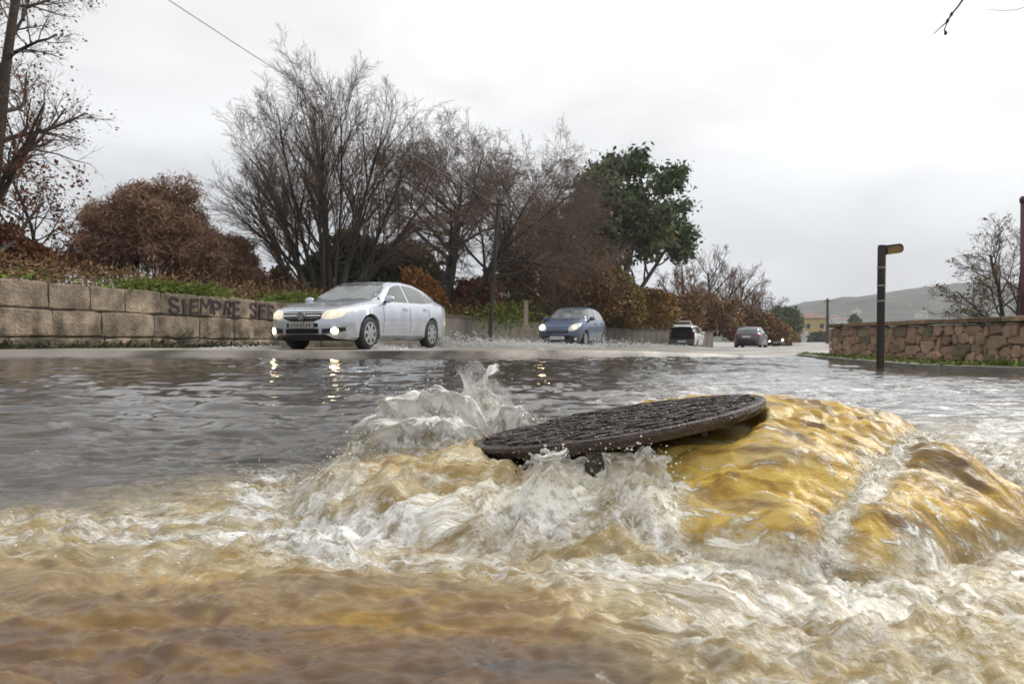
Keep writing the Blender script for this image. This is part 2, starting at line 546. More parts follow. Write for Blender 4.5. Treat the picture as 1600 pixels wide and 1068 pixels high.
# ---- detail of the surface
wxp = fbm(X * 2.6, Y * 3.4, 71, 3); wyp = fbm(X * 2.6 + 9, Y * 3.4 + 4, 72, 3)
rough_zone = np.clip(foam * 1.3, 0, 1) * near
turb = np.abs(fbm(X * 6 + wxp * .8, Y * 9 + wyp * .8, 73, 2)) * 0.046
turb += np.abs(pnoise(X * 19 + wxp * 2, Y * 28 + wyp * 2, 74)) * 0.024
turb += np.abs(pnoise(X * 48 + wxp * 3, Y * 64 + wyp * 3, 75)) * 0.0105
turb -= 0.018
calm = 0.034 * fbm(X * 1.1 + .5 * wxp, Y * 5.0 + wyp, 81, 3) * (1 - .35 * sm((Y - 3) / 5)) * np.clip((Y - .6) / 1.8, .10, 1.3)
cmod = .25 + 1.5 * sm(.5 + 1.4 * fbm(X * .55, Y * .8, 88, 2))
calm += cmod * 0.0075 * pnoise(X * 2.8 + wxp, Y * 15 + 1.5 * wyp, 83) * sm((9 - Y) / 6)
calm += cmod * 0.0028 * pnoise(X * 17 + 2 * wxp, Y * 40 + 2 * wyp, 84) * sm((4 - Y) / 2)
bl = (0.0060 * pnoise(X * 20 + 2 * wxp + Y * 6, Y * 46 + 3 * wyp, 86) + 0.0034 * pnoise(X * 55 + 3 * wxp, Y * 110 + 3 * wyp, 87)) * sm((1.05 - Y) / .15)
bl += 0.0045 * sm((0.98 - Y) / .2) * pnoise(X * 6 + 2 * wxp + Y * 3, Y * 17 + 2 * wyp, 85)
H = H + level + calm * (1 - .55 * mound) + bl + turb * rough_zone * (1 - .45 * mound)
# streaks of the sheet running over the mound, down to the right and the front
ca, sa = math.cos(-0.62), math.sin(-0.62)
su = X * ca + Y * sa; sv = -X * sa + Y * ca
stre = np.abs(fbm(su * 7 + wxp * 1.5, sv * 13 + wyp * 1.5, 94, 3)) * .022 - .006 + pnoise(su * 4.5 + wxp * 1.2, sv * 9 + wyp * 1.5, 93) * 0.016 + pnoise(su * 3.2 + wxp * .6, sv * 17 + wxp * 1.5, 91) * 0.0085 + pnoise(su * 8 + wxp, sv * 42 + wyp * 2, 92) * 0.0038
stre += .0055 * np.abs(pnoise(su * 24 + wxp * 2, sv * 40 + wyp * 2, 193)) + .003 * np.abs(pnoise(su * 50 + wxp * 2, sv * 85 + wyp * 2, 194))
H = H + stre * mound * (1 - crownm)
# the curtain under the front lip of the cover: falling strands
cur = blob(-0.06, 1.16, 0.32, 0.16) * (1 - mound * .5)
H = H + cur * (0.008 * pnoise(X * 34 + wxp * 2, Y * 7, 95) + 0.010 * pnoise(X * 11, Y * 22, 96))
strands = crownm * (0.018 * pnoise(X * 38 + Y * 12, Y * 5 + X * 3, 97) + 0.009 * pnoise(X * 85 + Y * 24, Y * 12, 98))
H = H + strands
H = H - 0.026 * groove + 0.020 * ridge_g * (0.6 + pnoise(tt * 30, tt * 0, 33))
# frothy knobs welling out in front of the lip
knob = blob(0.068, 1.150, 0.050, 0.034) + .9 * blob(0.222, 1.140, 0.062, 0.034)
H = H + knob * (0.034 + 0.020 * np.abs(pnoise(X * 40, Y * 40, 101)) + 0.018 * np.abs(pnoise(X * 95, Y * 95, 102)))
# keep the water under the iron cover, except over the low tip that is awash
inside = sm((DR + 0.004 - np.hypot(X - DC.x, Y - DC.y)) / 0.03)
lid = disc_z(X, Y) - 0.045 - 0.02 * sm((X - .3) / .2)
H = np.where(inside > 0, np.minimum(H, H * (1 - inside) + lid * inside), H)

# ---- flow coordinates for the fine streak texture
fu = X * 1.0 + 0.10 * wxp; fv = Y * 2.1 + 0.14 * wyp
q1, q2 = math.cos(-.30), math.sin(-.30)
fr = sm((1.08 - Y) / .32) * sm((X + .1) / .4) * (1 - mound)
fu = fu * (1 - fr) + (X * q1 + Y * q2) * 1.0 * fr + .08 * wxp * fr; fv = fv * (1 - fr) + (-X * q2 + Y * q1) * 2.2 * fr + .1 * wyp * fr
flow_b = np.stack([su * 0.62 + .05 * wxp, sv * 1.7 + .05 * wyp, H * 1.2], -1)
k = .5 * np.clip(crownm, 0, 1)
fu = fu * (1 - k) + (X * 2.2 + Y * .7) * k; fv = fv * (1 - k) + (Y * .9 + H * .8) * k
flow = np.stack([fu, fv, H * 0.6], -1)

M_WATER, nt, b = nodes('silty_flood_water')
N, L = nt.nodes.new, nt.links.new
def attr(nm):
    a = N('ShaderNodeAttribute'); a.attribute_name = nm; return a
def mth(op, a, b_=None, clamp=False):
    n_ = N('ShaderNodeMath'); n_.operation = op; n_.use_clamp = clamp
    for i, q in enumerate((a, b_)):
        if q is None: continue
        if isinstance(q, (int, float)): n_.inputs[i].default_value = q
        else: L(q, n_.inputs[i])
    return n_.outputs[0]
def noise(vec, scale, detail=4, dist=0.0, rough=.55):
    n_ = N('ShaderNodeTexNoise'); n_.inputs['Scale'].default_value = scale; n_.inputs['Detail'].default_value = detail
    n_.inputs['Distortion'].default_value = dist; n_.inputs['Roughness'].default_value = rough
    L(vec, n_.inputs['Vector']); return n_.outputs['Fac']
def mixc(f, a, b_):
    m_ = N('ShaderNodeMix'); m_.data_type = 'RGBA'
    if isinstance(f, float): m_.inputs[0].default_value = f
    else: L(f, m_.inputs[0])
    for s_, q in ((6, a), (7, b_)):
        if isinstance(q, tuple): m_.inputs[s_].default_value = (*q, 1)
        else: L(q, m_.inputs[s_])
    return m_.outputs[2]
def mrange(v, a, b_, c_=0.0, d_=1.0):
    m_ = N('ShaderNodeMapRange'); m_.interpolation_type = 'SMOOTHSTEP'
    L(v, m_.inputs['Value'])
    for k_, q in zip(('From Min', 'From Max', 'To Min', 'To Max'), (a, b_, c_, d_)): m_.inputs[k_].default_value = q
    return m_.outputs['Result']
fl = attr('flow').outputs['Vector']
fo = attr('foam').outputs['Fac']
si = attr('silt').outputs['Fac']
ae = attr('aer').outputs['Fac']
fl2 = attr('flow_b').outputs['Vector']; mn = attr('mound').outputs['Fac']
def both(*a_):
    m_ = N('ShaderNodeMix'); m_.data_type = 'FLOAT'
    L(mn, m_.inputs[0]); L(noise(fl, *a_), m_.inputs[2]); L(noise(fl2, *a_), m_.inputs[3])
    return m_.outputs[0]
n1 = both(5.5, 7, 0.35, .66)
n2 = both(23, 6, 0.3, .66)
n3 = both(85, 4, 0.1, .65)
# lacy network: thin lines where a noise passes its middle value
lace = mth('SUBTRACT', 1.0, mth('MULTIPLY', mth('ABSOLUTE', mth('SUBTRACT', n2, 0.5)), 9.0), True)
lace2 = mth('SUBTRACT', 1.0, mth('MULTIPLY', mth('ABSOLUTE', mth('SUBTRACT', n1, 0.5)), 14.0), True)
s = mth('ADD', fo, mth('MULTIPLY', mth('SUBTRACT', n1, 0.5), 1.55))
s = mth('ADD', s, mth('MULTIPLY', mth('SUBTRACT', n2, 0.5), 0.85))
s = mth('ADD', s, mth('MULTIPLY', mth('SUBTRACT', n3, 0.5), 0.75))
s = mth('ADD', s, mth('MULTIPLY', mth('ADD', lace, lace2), mth('MULTIPLY', fo, 0.14)))
mq = N('ShaderNodeMapping'); mq.inputs['Scale'].default_value = (.55, 2.4, 1.0); L(fl2, mq.inputs['Vector'])
nst = noise(mq.outputs['Vector'], 7.0, 4, .6, .55)
fil = mth('SUBTRACT', 1.0, mth('MULTIPLY', mth('ABSOLUTE', mth('SUBTRACT', nst, 0.5)), 26.0), True)
s = mth('ADD', s, mth('MULTIPLY', mth('MULTIPLY', fil, mn), mrange(n2, .42, .62, 0.0, 0.75)))
mask = mrange(s, 0.38, 0.92)
nb = both(13.0, 5, .8, .55)
sil = mth('ADD', mth('ADD', si, mth('MULTIPLY', mth('SUBTRACT', n1, 0.5), 0.9)), mth('MULTIPLY', mth('SUBTRACT', nb, 0.5), mth('ADD', 0.45, mth('MULTIPLY', si, mth('ADD', .35, mth('MULTIPLY', mn, 1.8))))), True)
cr_ = N('ShaderNodeValToRGB'); L(sil, cr_.inputs['Fac']); c_ = cr_.color_ramp
c_.elements[0].position = 0.0; c_.elements[0].color = (0.075, 0.071, 0.066, 1)
c_.elements[1].position = 1.0; c_.elements[1].color = (0.66, 0.45, 0.105, 1)
e_ = c_.elements.new(0.32); e_.color = (0.140, 0.086, 0.050, 1)
e_ = c_.elements.new(0.55); e_.color = (0.220, 0.135, 0.046, 1)
e_ = c_.elements.new(0.78); e_.color = (0.44, 0.26, 0.036, 1)
foamc = mixc(mrange(sil, .1, .9), (0.90, 0.90, 0.89), (0.90, 0.86, 0.72))
under = mixc(mth('MULTIPLY', ae, mrange(n2, .3, .7, .35, .85)), cr_.outputs['Color'], mixc(mrange(nb, .35, .65), (0.50, 0.36, 0.125), (0.70, 0.61, 0.38)))
veil = mth('MULTIPLY', mth('MULTIPLY', mn, mrange(nst, .48, .66)), mrange(n2, .38, .62, .15, .75))
under = mixc(veil, under, (0.66, 0.53, 0.26))
L(mixc(mask, under, foamc), b.inputs['Base Color'])
L(mth('ADD', mrange(mask, 0, 1, 0.06, 0.42), mth('MULTIPLY', mn, 0.20)), b.inputs['Roughness'])
b.inputs['IOR'].default_value = 1.33
b.inputs['Coat Weight'].default_value = 0.25; b.inputs['Coat Roughness'].default_value = 0.04; b.inputs['Coat IOR'].default_value = 1.33
hgt = mth('ADD', mth('MULTIPLY', n2, 0.5), mth('ADD', mth('MULTIPLY', n3, 0.25), mth('MULTIPLY', mask, 0.35)))
bp = N('ShaderNodeBump'); bp.inputs['Distance'].default_value = 0.012
L(mth('MULTIPLY', attr('close').outputs['Fac'], mth('ADD', mrange(fo, 0.0, 0.6, 0.35, 0.85), mth('MULTIPLY', mn, 0.3))), bp.inputs['Strength'])
L(hgt, bp.inputs['Height']); L(bp.outputs['Normal'], b.inputs['Normal'])

V = np.stack([X, Y, H], -1).reshape(-1, 3)
# drop the part of the sheet that would lie under the road or the verge
yc_ = (Y[:-1, :-1] > kerb_y(X[:-1, :-1]) + 0.5)
F = gridfaces(len(wy), len(wx)).reshape(len(wy) - 1, len(wx) - 1, 4)[~yc_]
water = np_mesh('flood_water', V, F, M_WATER, attrs={'foam': foam.ravel(), 'aer': aer.ravel(), 'mound': mound.ravel(), 'close': (1 - .72 * sm((Y - 1.9) / 1.6)).ravel(), 'flow_b': flow_b.reshape(-1, 3), 'silt': silt.ravel(), 'flow': flow.reshape(-1, 3)})
tag(water, kind='structure')
water.name = 'water'

# ---- flying drops and strands
rng = np.random.default_rng(5)
_ico = bmesh.new(); bmesh.ops.create_icosphere(_ico, subdivisions=1, radius=1.0)
ICO_V = np.array([v.co[:] for v in _ico.verts]); ICO_F = np.array([[v.index for v in f.verts] for f in _ico.faces]); _ico.free()
def beads(cent, rad, sx=None):
    """many little drops as one (verts, faces) pair; sx: (n,3) stretch vectors"""
    n_ = len(cent)
    v = ICO_V[None] * rad[:, None, None]
    if sx is not None: v = v * sx[:, None, :]
    v = v + cent[:, None, :]
    f = ICO_F[None] + (np.arange(n_) * len(ICO_V))[:, None, None]
    return v.reshape(-1, 3), f.reshape(-1, 3)


def hz(x, y):
    ix = np.clip(np.searchsorted(wx, x), 0, len(wx) - 1); iy = np.clip(np.searchsorted(wy, y), 0, len(wy) - 1)
    return H[iy, ix]


M_DROP = mat('water_drops', (0.62, 0.60, 0.54), rough=0.12, var=0.15, scale=60, bump=0, spec=0.6)
cs, rs = [], []
def scatter(n_, cx, cy, sxy, zlo, zhi, r0, r1):
    x = rng.normal(cx, sxy[0], n_); y = rng.normal(cy, sxy[1], n_)
    z = hz(x, y) + zlo + (zhi - zlo) * rng.random(n_) ** 2.2
    cs.append(np.stack([x, y, z], -1)); rs.append(r0 + (r1 - r0) * rng.random(n_) ** 3)
scatter(150, -0.20, 1.64, (0.10, 0.05), 0.0, 0.05, 0.0008, 0.0032)
scatter(90, -0.08, 1.76, (0.035, 0.03), 0.0, 0.05, 0.0008, 0.0030)
scatter(120, -0.38, 1.55, (0.12, 0.12), 0.0, 0.07, 0.0008, 0.0030)
scatter(70, 0.10, 1.14, (0.10, 0.05), 0.0, 0.04, 0.0008, 0.003)
t_ = rng.random(900)
xb = rng.uniform(-1.0, 1.2, 60000); yb = rng.uniform(.62, 1.95, 60000)
_ix = np.clip(np.searchsorted(wx, xb), 0, len(wx) - 1); _iy = np.clip(np.searchsorted(wy, yb), 0, len(wy) - 1)
kp = (rng.random(60000) < .55 * np.clip(foam[_iy, _ix] - .25, 0, 1) ** 1.2 * (1 + crownm[_iy, _ix])) & (np.hypot(xb - DC.x, yb - DC.y) > DR + .01) & (yb > .80)
xb, yb = xb[kp], yb[kp]; print('bubbles', len(xb))
cs.append(np.stack([xb, yb, hz(xb, yb) + .0006], -1)); rs.append(.0005 + .0019 * rng.random(len(xb)) ** 3)
gx_ = ax + ux * ll * t_ + rng.standard_t(2.5, 900) * .009; gy_ = ay + uy * ll * t_ + rng.standard_t(2.5, 900) * .009
cs.append(np.stack([gx_, gy_, hz(gx_, gy_) + 0.001 + 0.03 * rng.random(900) ** 3], -1)); rs.append(0.0005 + 0.0019 * rng.random(900) ** 3)

# thrown strands of water: thin ballistic jets fanning up out of the crown
polys = []
rj = random.Random(12)
def jet(x, y, vx, vy, vz, r0, T):
    z = float(hz(np.array([x]), np.array([y]))[0]) - .02
    pts, rad = [], []
    for k in range(7):
        t = T * k / 6
        pts.append((x + vx * t, y + vy * t, z + vz * t - 4.9 * t * t)); rad.append(r0 * (1 - .75 * k / 6))
    polys.append((pts, rad))
for k in range(190):
    f = rj.random()
    x = -.33 + .22 * f + rj.gauss(0, .015)
    jet(x, 1.66 + rj.gauss(0, .02), rj.gauss(-.18, .16), rj.gauss(-.18, .12), rj.uniform(.25, .75), rj.uniform(.0015, .0042), rj.uniform(.06, .13))
for k in range(130):
    x = -.095 + abs(rj.gauss(0, .05))
    jet(x, 1.755 + rj.gauss(0, .015), rj.gauss(-.05, .10), rj.gauss(-.1, .08), rj.uniform(.2, .7) * (1 - 2 * max(0, x + .06)), rj.uniform(.0014, .0036), rj.uniform(.05, .11))
for k in range(90):
    x = rj.uniform(-.06, .30)
    jet(x, 1.14 + rj.gauss(0, .02), rj.gauss(0, .15), rj.gauss(-.25, .1), rj.uniform(.1, .45), rj.uniform(.0012, .003), rj.uniform(.05, .10))

# thin see-through sheets of water thrown up round the low end of the cover
M_SHEET, nt, b = nodes('thin_water_sheet')
N, L = nt.nodes.new, nt.links.new
sa = attr('sheet').outputs['Vector']; tt_ = attr('rise').outputs['Fac']
def noise2(scale, detail, mapping):
    m_ = N('ShaderNodeMapping'); m_.inputs['Scale'].default_value = mapping; L(sa, m_.inputs['Vector'])
    return noise(m_.outputs['Vector'], scale, detail, .35, .62)
a1 = noise2(9, 6, (1, .35, 1)); a2 = noise2(34, 5, (1, .40, 1)); a3 = noise2(70, 3, (1, .8, 1))
wmask = mrange(mth('ADD', mth('MULTIPLY', a1, .5), mth('ADD', mth('MULTIPLY', a2, .35), mth('MULTIPLY', a3, .15))), .40, .60)
b.inputs['Base Color'].default_value = (.86, .85, .81, 1); b.inputs['Roughness'].default_value = .12
b.inputs['IOR'].default_value = 1.33; b.inputs['Coat Weight'].default_value = .5
# the sheet tears towards its upper edge
tear = mth('SUBTRACT', mth('ADD', mth('MULTIPLY', a1, .9), mth('ADD', mth('MULTIPLY', a2, .75), mth('MULTIPLY', a3, .45))), mth('MULTIPLY', mth('POWER', tt_, 1.6), .62))
hole = mrange(tear, .52, .66)
L(mth('MULTIPLY', hole, mrange(wmask, 0, 1, .24, .97)), b.inputs['Alpha'])
bp = N('ShaderNodeBump'); bp.inputs['Strength'].default_value = .7; bp.inputs['Distance'].default_value = .01
L(a2, bp.inputs['Height']); L(bp.outputs['Normal'], b.inputs['Normal'])
SV, SF, SA, SR, so_ = [], [], [], [], 0
def sheet(prof, dref, ybase, z0, vx, vy, T, seed, spread=0.0, hs=1.0, ew=.12):
    global so_
    ns_, ntt = 150, 46
    pxs = np.linspace(prof[0][0], prof[-1][0], ns_)
    top_ = np.interp(pxs, [p[0] for p in prof], [p[1] for p in prof])
    x = (pxs - 800) / FPX * dref; hh = (CZ + (HOR - top_) / FPX * dref) * hs
    s_ = np.linspace(0, 1, ns_)
    hh = hh + .009 * pnoise(s_ * 9, s_ * 0, seed) + .008 * pnoise(s_ * 24, s_ * 0 + 3, seed + 1)
    zb = np.full(ns_, z0); vz = np.sqrt(np.maximum(2 * 9.8 * np.maximum(hh - zb, .004), 0))
    t_ = np.linspace(0, T, ntt)[:, None]
    tm = (vz / 9.8)[None] * t_
    wx_ = .35 * pnoise(s_ * 6, s_ * 0, seed + 2) + spread * (s_ - .5)
    wy_ = .30 * pnoise(s_ * 7, s_ * 0 + 5, seed + 3)
    Xs = x[None] - (vx + 0 * wx_)[None] * (vz / 9.8)[None] * .9 + (vx + wx_)[None] * tm
    Ys = ybase + .02 * pnoise(s_ * 5, s_ * 0 + 1, seed + 4)[None] + (vy + wy_)[None] * tm
    Zs = zb[None] + vz[None] * tm - 4.9 * tm ** 2
    Xs = Xs + .006 * pnoise(np.repeat(s_[None] * 18, ntt, 0), t_ * 4 + 0 * Xs, seed + 5); Ys = Ys + .012 * pnoise(np.repeat(s_[None] * 22, ntt, 0), t_ * 3 + 0 * Xs, seed + 6)
    SV.append(np.stack([Xs, Ys, Zs], -1).reshape(-1, 3)); SF.append(gridfaces(ntt, ns_) + so_); so_ += ns_ * ntt
    edge_ = np.maximum(np.clip(1 - s_ / ew, 0, 1), np.clip(1 - (1 - s_) / ew, 0, 1))[None] * .75
    SR.append(np.clip(t_ / T + edge_ + 0 * Xs, 0, 1.4).ravel())
    SA.append(np.stack([x[None] * 1.3 + 0 * Xs, t_ * .16 + 0 * Xs, np.full_like(Xs, seed * 1.7)], -1).reshape(-1, 3))
PA = [(544, 704), (562, 680), (580, 650), (600, 624), (640, 610), (668, 612), (692, 602), (716, 608), (735, 622), (764, 668)]
PBk = [(688, 690), (708, 640), (722, 606), (734, 580), (746, 566), (753, 564), (762, 576), (776, 598), (800, 632), (832, 650), (858, 668), (900, 684)]
sheet(PA, 1.60, 1.64, .03, -.34, -.30, 1.25, 201)
sheet(PA, 1.62, 1.67, .03, -.22, -.06, 1.15, 211, hs=.96)
sheet([(p, q + 12) for p, q in PA], 1.58, 1.58, .03, -.50, -.42, 1.35, 221, hs=.8)
sheet(PBk, 1.72, 1.76, .03, -.05, -.16, 1.12, 231)
sheet(PBk, 1.74, 1.78, .03, .08, .05, 1.10, 241, hs=.95)
sheet([(735, 700), (760, 640), (790, 634), (840, 656), (900, 690)], 1.66, 1.70, .04, .10, -.10, 1.15, 251)
sheet([(800, 735), (824, 718), (840, 708), (858, 698), (874, 700), (892, 712), (910, 726), (930, 742)], 1.15, 1.160, .06, -.05, -.22, 1.35, 261, ew=.28)
sheet([(930, 735), (955, 714), (976, 702), (996, 697), (1016, 703), (1040, 718), (1064, 740)], 1.14, 1.150, .07, .10, -.22, 1.35, 271, ew=.28)
o = np_mesh('water_sheets', np.concatenate(SV), np.concatenate(SF), M_SHEET, attrs={'sheet': np.concatenate(SA), 'rise': np.concatenate(SR)})
tag(o, 'clear torn sheets of water thrown up at the low end of the manhole cover', 'splash', kind='stuff')
for q in range(1100):
    k_ = rng.integers(0, len(SV)); v_ = SV[k_].reshape(46, 150, 3)[rng.integers(28, 46), rng.integers(8, 142)]
    cs.append((v_ + rng.normal(0, .010, 3))[None]); rs.append(np.array([(.0004 + .0016 * rng.random() ** 3)]))
v_, f_ = beads(np.concatenate(cs), np.concatenate(rs), 0.7 + 0.9 * rng.random((sum(len(q) for q in cs), 3)))
tag(np_mesh('water_droplets', v_, f_, M_DROP), 'clear drops thrown up round the tilted manhole cover', 'water drops', kind='stuff')
# ================================================================ manhole cover
M_IRON = mat('wet_cast_iron', (0.050, 0.034, 0.028), rough=0.16, var=0.5, scale=18, bump=0.5, bscale=70, spec=0.5)
M_IRON2 = mat('rusty_iron', (0.035, 0.022, 0.016), rough=0.45, var=0.4, scale=14, bump=0.3, bscale=60)
nrm = Vector((-DSX, -DSY, 1)).normalized()
cover = empty('manhole_cover', DC, 0, 'round dark iron manhole cover tilted and lifted by water gushing beneath it', 'manhole cover')
cover.rotation_mode = 'QUATERNION'
cover.rotation_quaternion = Vector((0, 0, 1)).rotation_difference(nrm)
mb = MB()
mb.lathe([(0.02, -0.018), (DR - .05, -0.018), (DR - .020, -0.020), (DR - .008, -0.017), (DR, -0.005), (DR - .004, 0.0), (0.02, 0.0)], 72)
mb.build('plate', M_IRON, cover, smooth=True, angle=math.radians(35))
mb = MB()
mb.lathe([(DR - .020, -0.004), (DR - .020, 0.0045), (DR - .004, 0.0050), (DR - .0005, 0.003), (DR - .0005, -0.004)], 72)
mb.build('rim', M_IRON, cover, smooth=True, angle=math.radians(35))
# cast tread: short raised bars in staggered rows, worn unevenly
rg = random.Random(3)
mb = MB()
y = -DR + .03
row = 0
while y < DR - .025:
    x = -DR + .02 + (row % 2) * .017
    while x < DR - .02:
        if math.hypot(x, y) < DR - .030 and rg.random() > .07:
            h = rg.choice((.003, .005, .007, .008, .009)) * rg.uniform(.8, 1.2)
            mb.box((x + rg.uniform(-.005, .005), y + rg.uniform(-.0035, .0035), h / 2 - .001),
                   (rg.uniform(.020, .042), rg.uniform(.008, .014), h), rg.uniform(-.3, .3) + (.16 if row % 2 else -.16))
        x += .034
    y += .0165; row += 1
mb.build('tread', M_IRON, cover, bevel=.0018)
mb = MB()
for k in range(6):
    a_ = k * math.pi / 6
    mb.box((0, 0, -.025), (DR * 1.65, .014, .016), a_)
mb.build('underside_rib', M_IRON2, cover)
mb = MB()
mb.box((-.085, -.265, -.036), (.034, .045, .045)); mb.box((-.085, -.27, -.062), (.024, .03, .02))
mb.build('hinge_lug', M_IRON, cover, bevel=.006)

# ================================================================ stone walls
M_GRAN = mat('granite', (0.255, 0.202, 0.145), rough=0.75, var=0.60, scale=2.6, bump=0.9, bscale=20, tone=True, detail=12)
_nt = M_GRAN.node_tree; N, L = _nt.nodes.new, _nt.links.new
_b = _nt.nodes['Principled BSDF']; _src = _b.inputs['Base Color'].links[0].from_socket
_tc = N('ShaderNodeTexCoord'); _mp = N('ShaderNodeMapping'); _mp.inputs['Scale'].default_value = (1, 1, .28); L(_tc.outputs['Object'], _mp.inputs['Vector'])
_n = N('ShaderNodeTexNoise'); _n.inputs['Scale'].default_value = 1.7; _n.inputs['Detail'].default_value = 7; _n.inputs['Roughness'].default_value = .68; L(_mp.outputs['Vector'], _n.inputs['Vector'])
_mr = N('ShaderNodeMapRange'); _mr.inputs['From Min'].default_value = .35; _mr.inputs['From Max'].default_value = .62; _mr.inputs['To Min'].default_value = .58; _mr.inputs['To Max'].default_value = 1.22; L(_n.outputs['Fac'], _mr.inputs['Value'])
_vm = N('ShaderNodeVectorMath'); _vm.operation = 'SCALE'; L(_src, _vm.inputs[0]); L(_mr.outputs['Result'], _vm.inputs['Scale'])
# moss creeping up from the waterline in ragged patches
_sp = N('ShaderNodeSeparateXYZ'); L(_tc.outputs['Object'], _sp.inputs[0])
_n2 = N('ShaderNodeTexNoise'); _n2.inputs['Scale'].default_value = 2.6; _n2.inputs['Detail'].default_value = 8; L(_tc.outputs['Object'], _n2.inputs['Vector'])
_m1 = N('ShaderNodeMath'); _m1.operation = 'MULTIPLY_ADD'; _m1.inputs[1].default_value = 2.0; L(_n2.outputs['Fac'], _m1.inputs[0]); L(_sp.outputs['Z'], _m1.inputs[2])
_m2 = N('ShaderNodeMapRange'); _m2.inputs['From Min'].default_value = 1.15; _m2.inputs['From Max'].default_value = 1.55; _m2.inputs['To Min'].default_value = .75; _m2.inputs['To Max'].default_value = 0; L(_m1.outputs[0], _m2.inputs['Value'])
_mx = N('ShaderNodeMix'); _mx.data_type = 'RGBA'; L(_m2.outputs['Result'], _mx.inputs[0]); L(_vm.outputs['Vector'], _mx.inputs[6]); _mx.inputs[7].default_value = (.048, .045, .018, 1)
L(_mx.outputs[2], _b.inputs['Base Color'])
M_JOINT = mat('dark_joint', (0.05, 0.042, 0.032), rough=0.9, var=0.3)
M_PAINT = mat('dark_paint', (0.035, 0.028, 0.028), rough=0.7, var=0.5, scale=20, bump=0)
M_MOSS = mat('wall_moss', (0.06, 0.065, 0.02), rough=0.9, var=0.5, scale=12, bump=.5, bscale=60)
rg = random.Random(11)


class Path:
    def __init__(s, pts):
        s.p = [Vector((x, y)) for x, y in pts]
        s.s = [0.0]
        for a_, b_ in zip(s.p, s.p[1:]): s.s.append(s.s[-1] + (b_ - a_).length)
    def at(s, t):
        k = max(0, min(len(s.p) - 2, int(np.searchsorted(s.s, t)) - 1))
        u = (t - s.s[k]) / (s.s[k + 1] - s.s[k])
        d = (s.p[k + 1] - s.p[k]).normalized()
        return s.p[k].lerp(s.p[k + 1], u), d, Vector((d.y, -d.x))


wp = Path(WALL)
L1 = wp.s[5]                        # granite as far as here
def wtop(t): return float(np.interp(t, wp.s, WTOP))
def wbase(t):
    q = wp.at(t)[0]
    return float(road_z(q.x, q.y)) - .05
granite = empty('stone_wall', (*wp.at(0)[0], 0), 0, 'low wall of big weathered granite blocks with painted lettering, along the flooded road', 'wall')
def W(t, off, z):
    q, d, nn = wp.at(t)
    return Vector((q.x + nn.x * off, q.y + nn.y * off, z)) - granite.location
mb = MB(); jb = MB()
for course in (0, 1, 2):
    t = -0.02 + rg.uniform(0, .3) * 0 + (0, .55, .2)[course] * 0
    t = 0.0
    first = True
    while t < L1 - .05:
        ln = rg.uniform(.85, 1.55) if course else rg.uniform(1.0, 2.2)
        if first: ln *= (.6, 1, .45)[course]; first = False
        t2 = min(t + ln, L1)
        if L1 - t2 < .35: t2 = L1
        def zz(tt_, c_):
            b_, tp = wbase(tt_), wtop(tt_)
            hgt_ = tp - b_
            return b_ + hgt_ * (0, .20, .60, 1.0)[c_]
        g_ = .012
        bo = rg.uniform(-.012, .022)
        tone = rg.uniform(.15, .85)
        ns = 7; vs = []
        drop = rg.uniform(-.02, .03) if course == 2 else 0
        for i in range(ns):
            q = t + g_ + (t2 - t - 2 * g_) * i / (ns - 1)
            ei = .03 if i in (0, ns - 1) else 0
            za, zb = zz(q, course) + g_, zz(q, course + 1) - g_ - drop
            if i in (0, ns - 1): za += .012; zb -= .02
            j_ = lambda: rg.uniform(-.022, .022)
            vs += [W(q, -.20, za), W(q, bo - .025 - ei, za), W(q, bo + j_() - ei, za + .03), W(q, bo + .012 + j_() - ei, (za + zb) / 2),
                   W(q, bo + j_() - ei, zb - .03), W(q, bo - .025 - ei, zb + j_() * .6), W(q, -.20, zb)]
        m_ = 7
        fs = [(i * m_ + j, i * m_ + j + 1, (i + 1) * m_ + j + 1, (i + 1) * m_ + j) for i in range(ns - 1) for j in range(m_ - 1)]
        fs += [tuple(range(m_))[::-1], tuple(range((ns - 1) * m_, ns * m_))]
        mb.add(vs, fs, tone)
        t = t2
mb.build('granite_block', M_GRAN, granite, fix=True)
vs, fs = [], []
tsn = np.linspace(0.02, L1 - .02, 40)
for t in tsn: vs += [W(t, -.05, wbase(t) - .4), W(t, -.05, wtop(t) - .05), W(t, -.3, wtop(t) - .05)]
fs = [(i * 3 + j, i * 3 + j + 1, (i + 1) * 3 + j + 1, (i + 1) * 3 + j) for i in range(len(tsn) - 1) for j in range(2)]
jb.add(vs, fs); jb.build('joint', M_JOINT, granite)

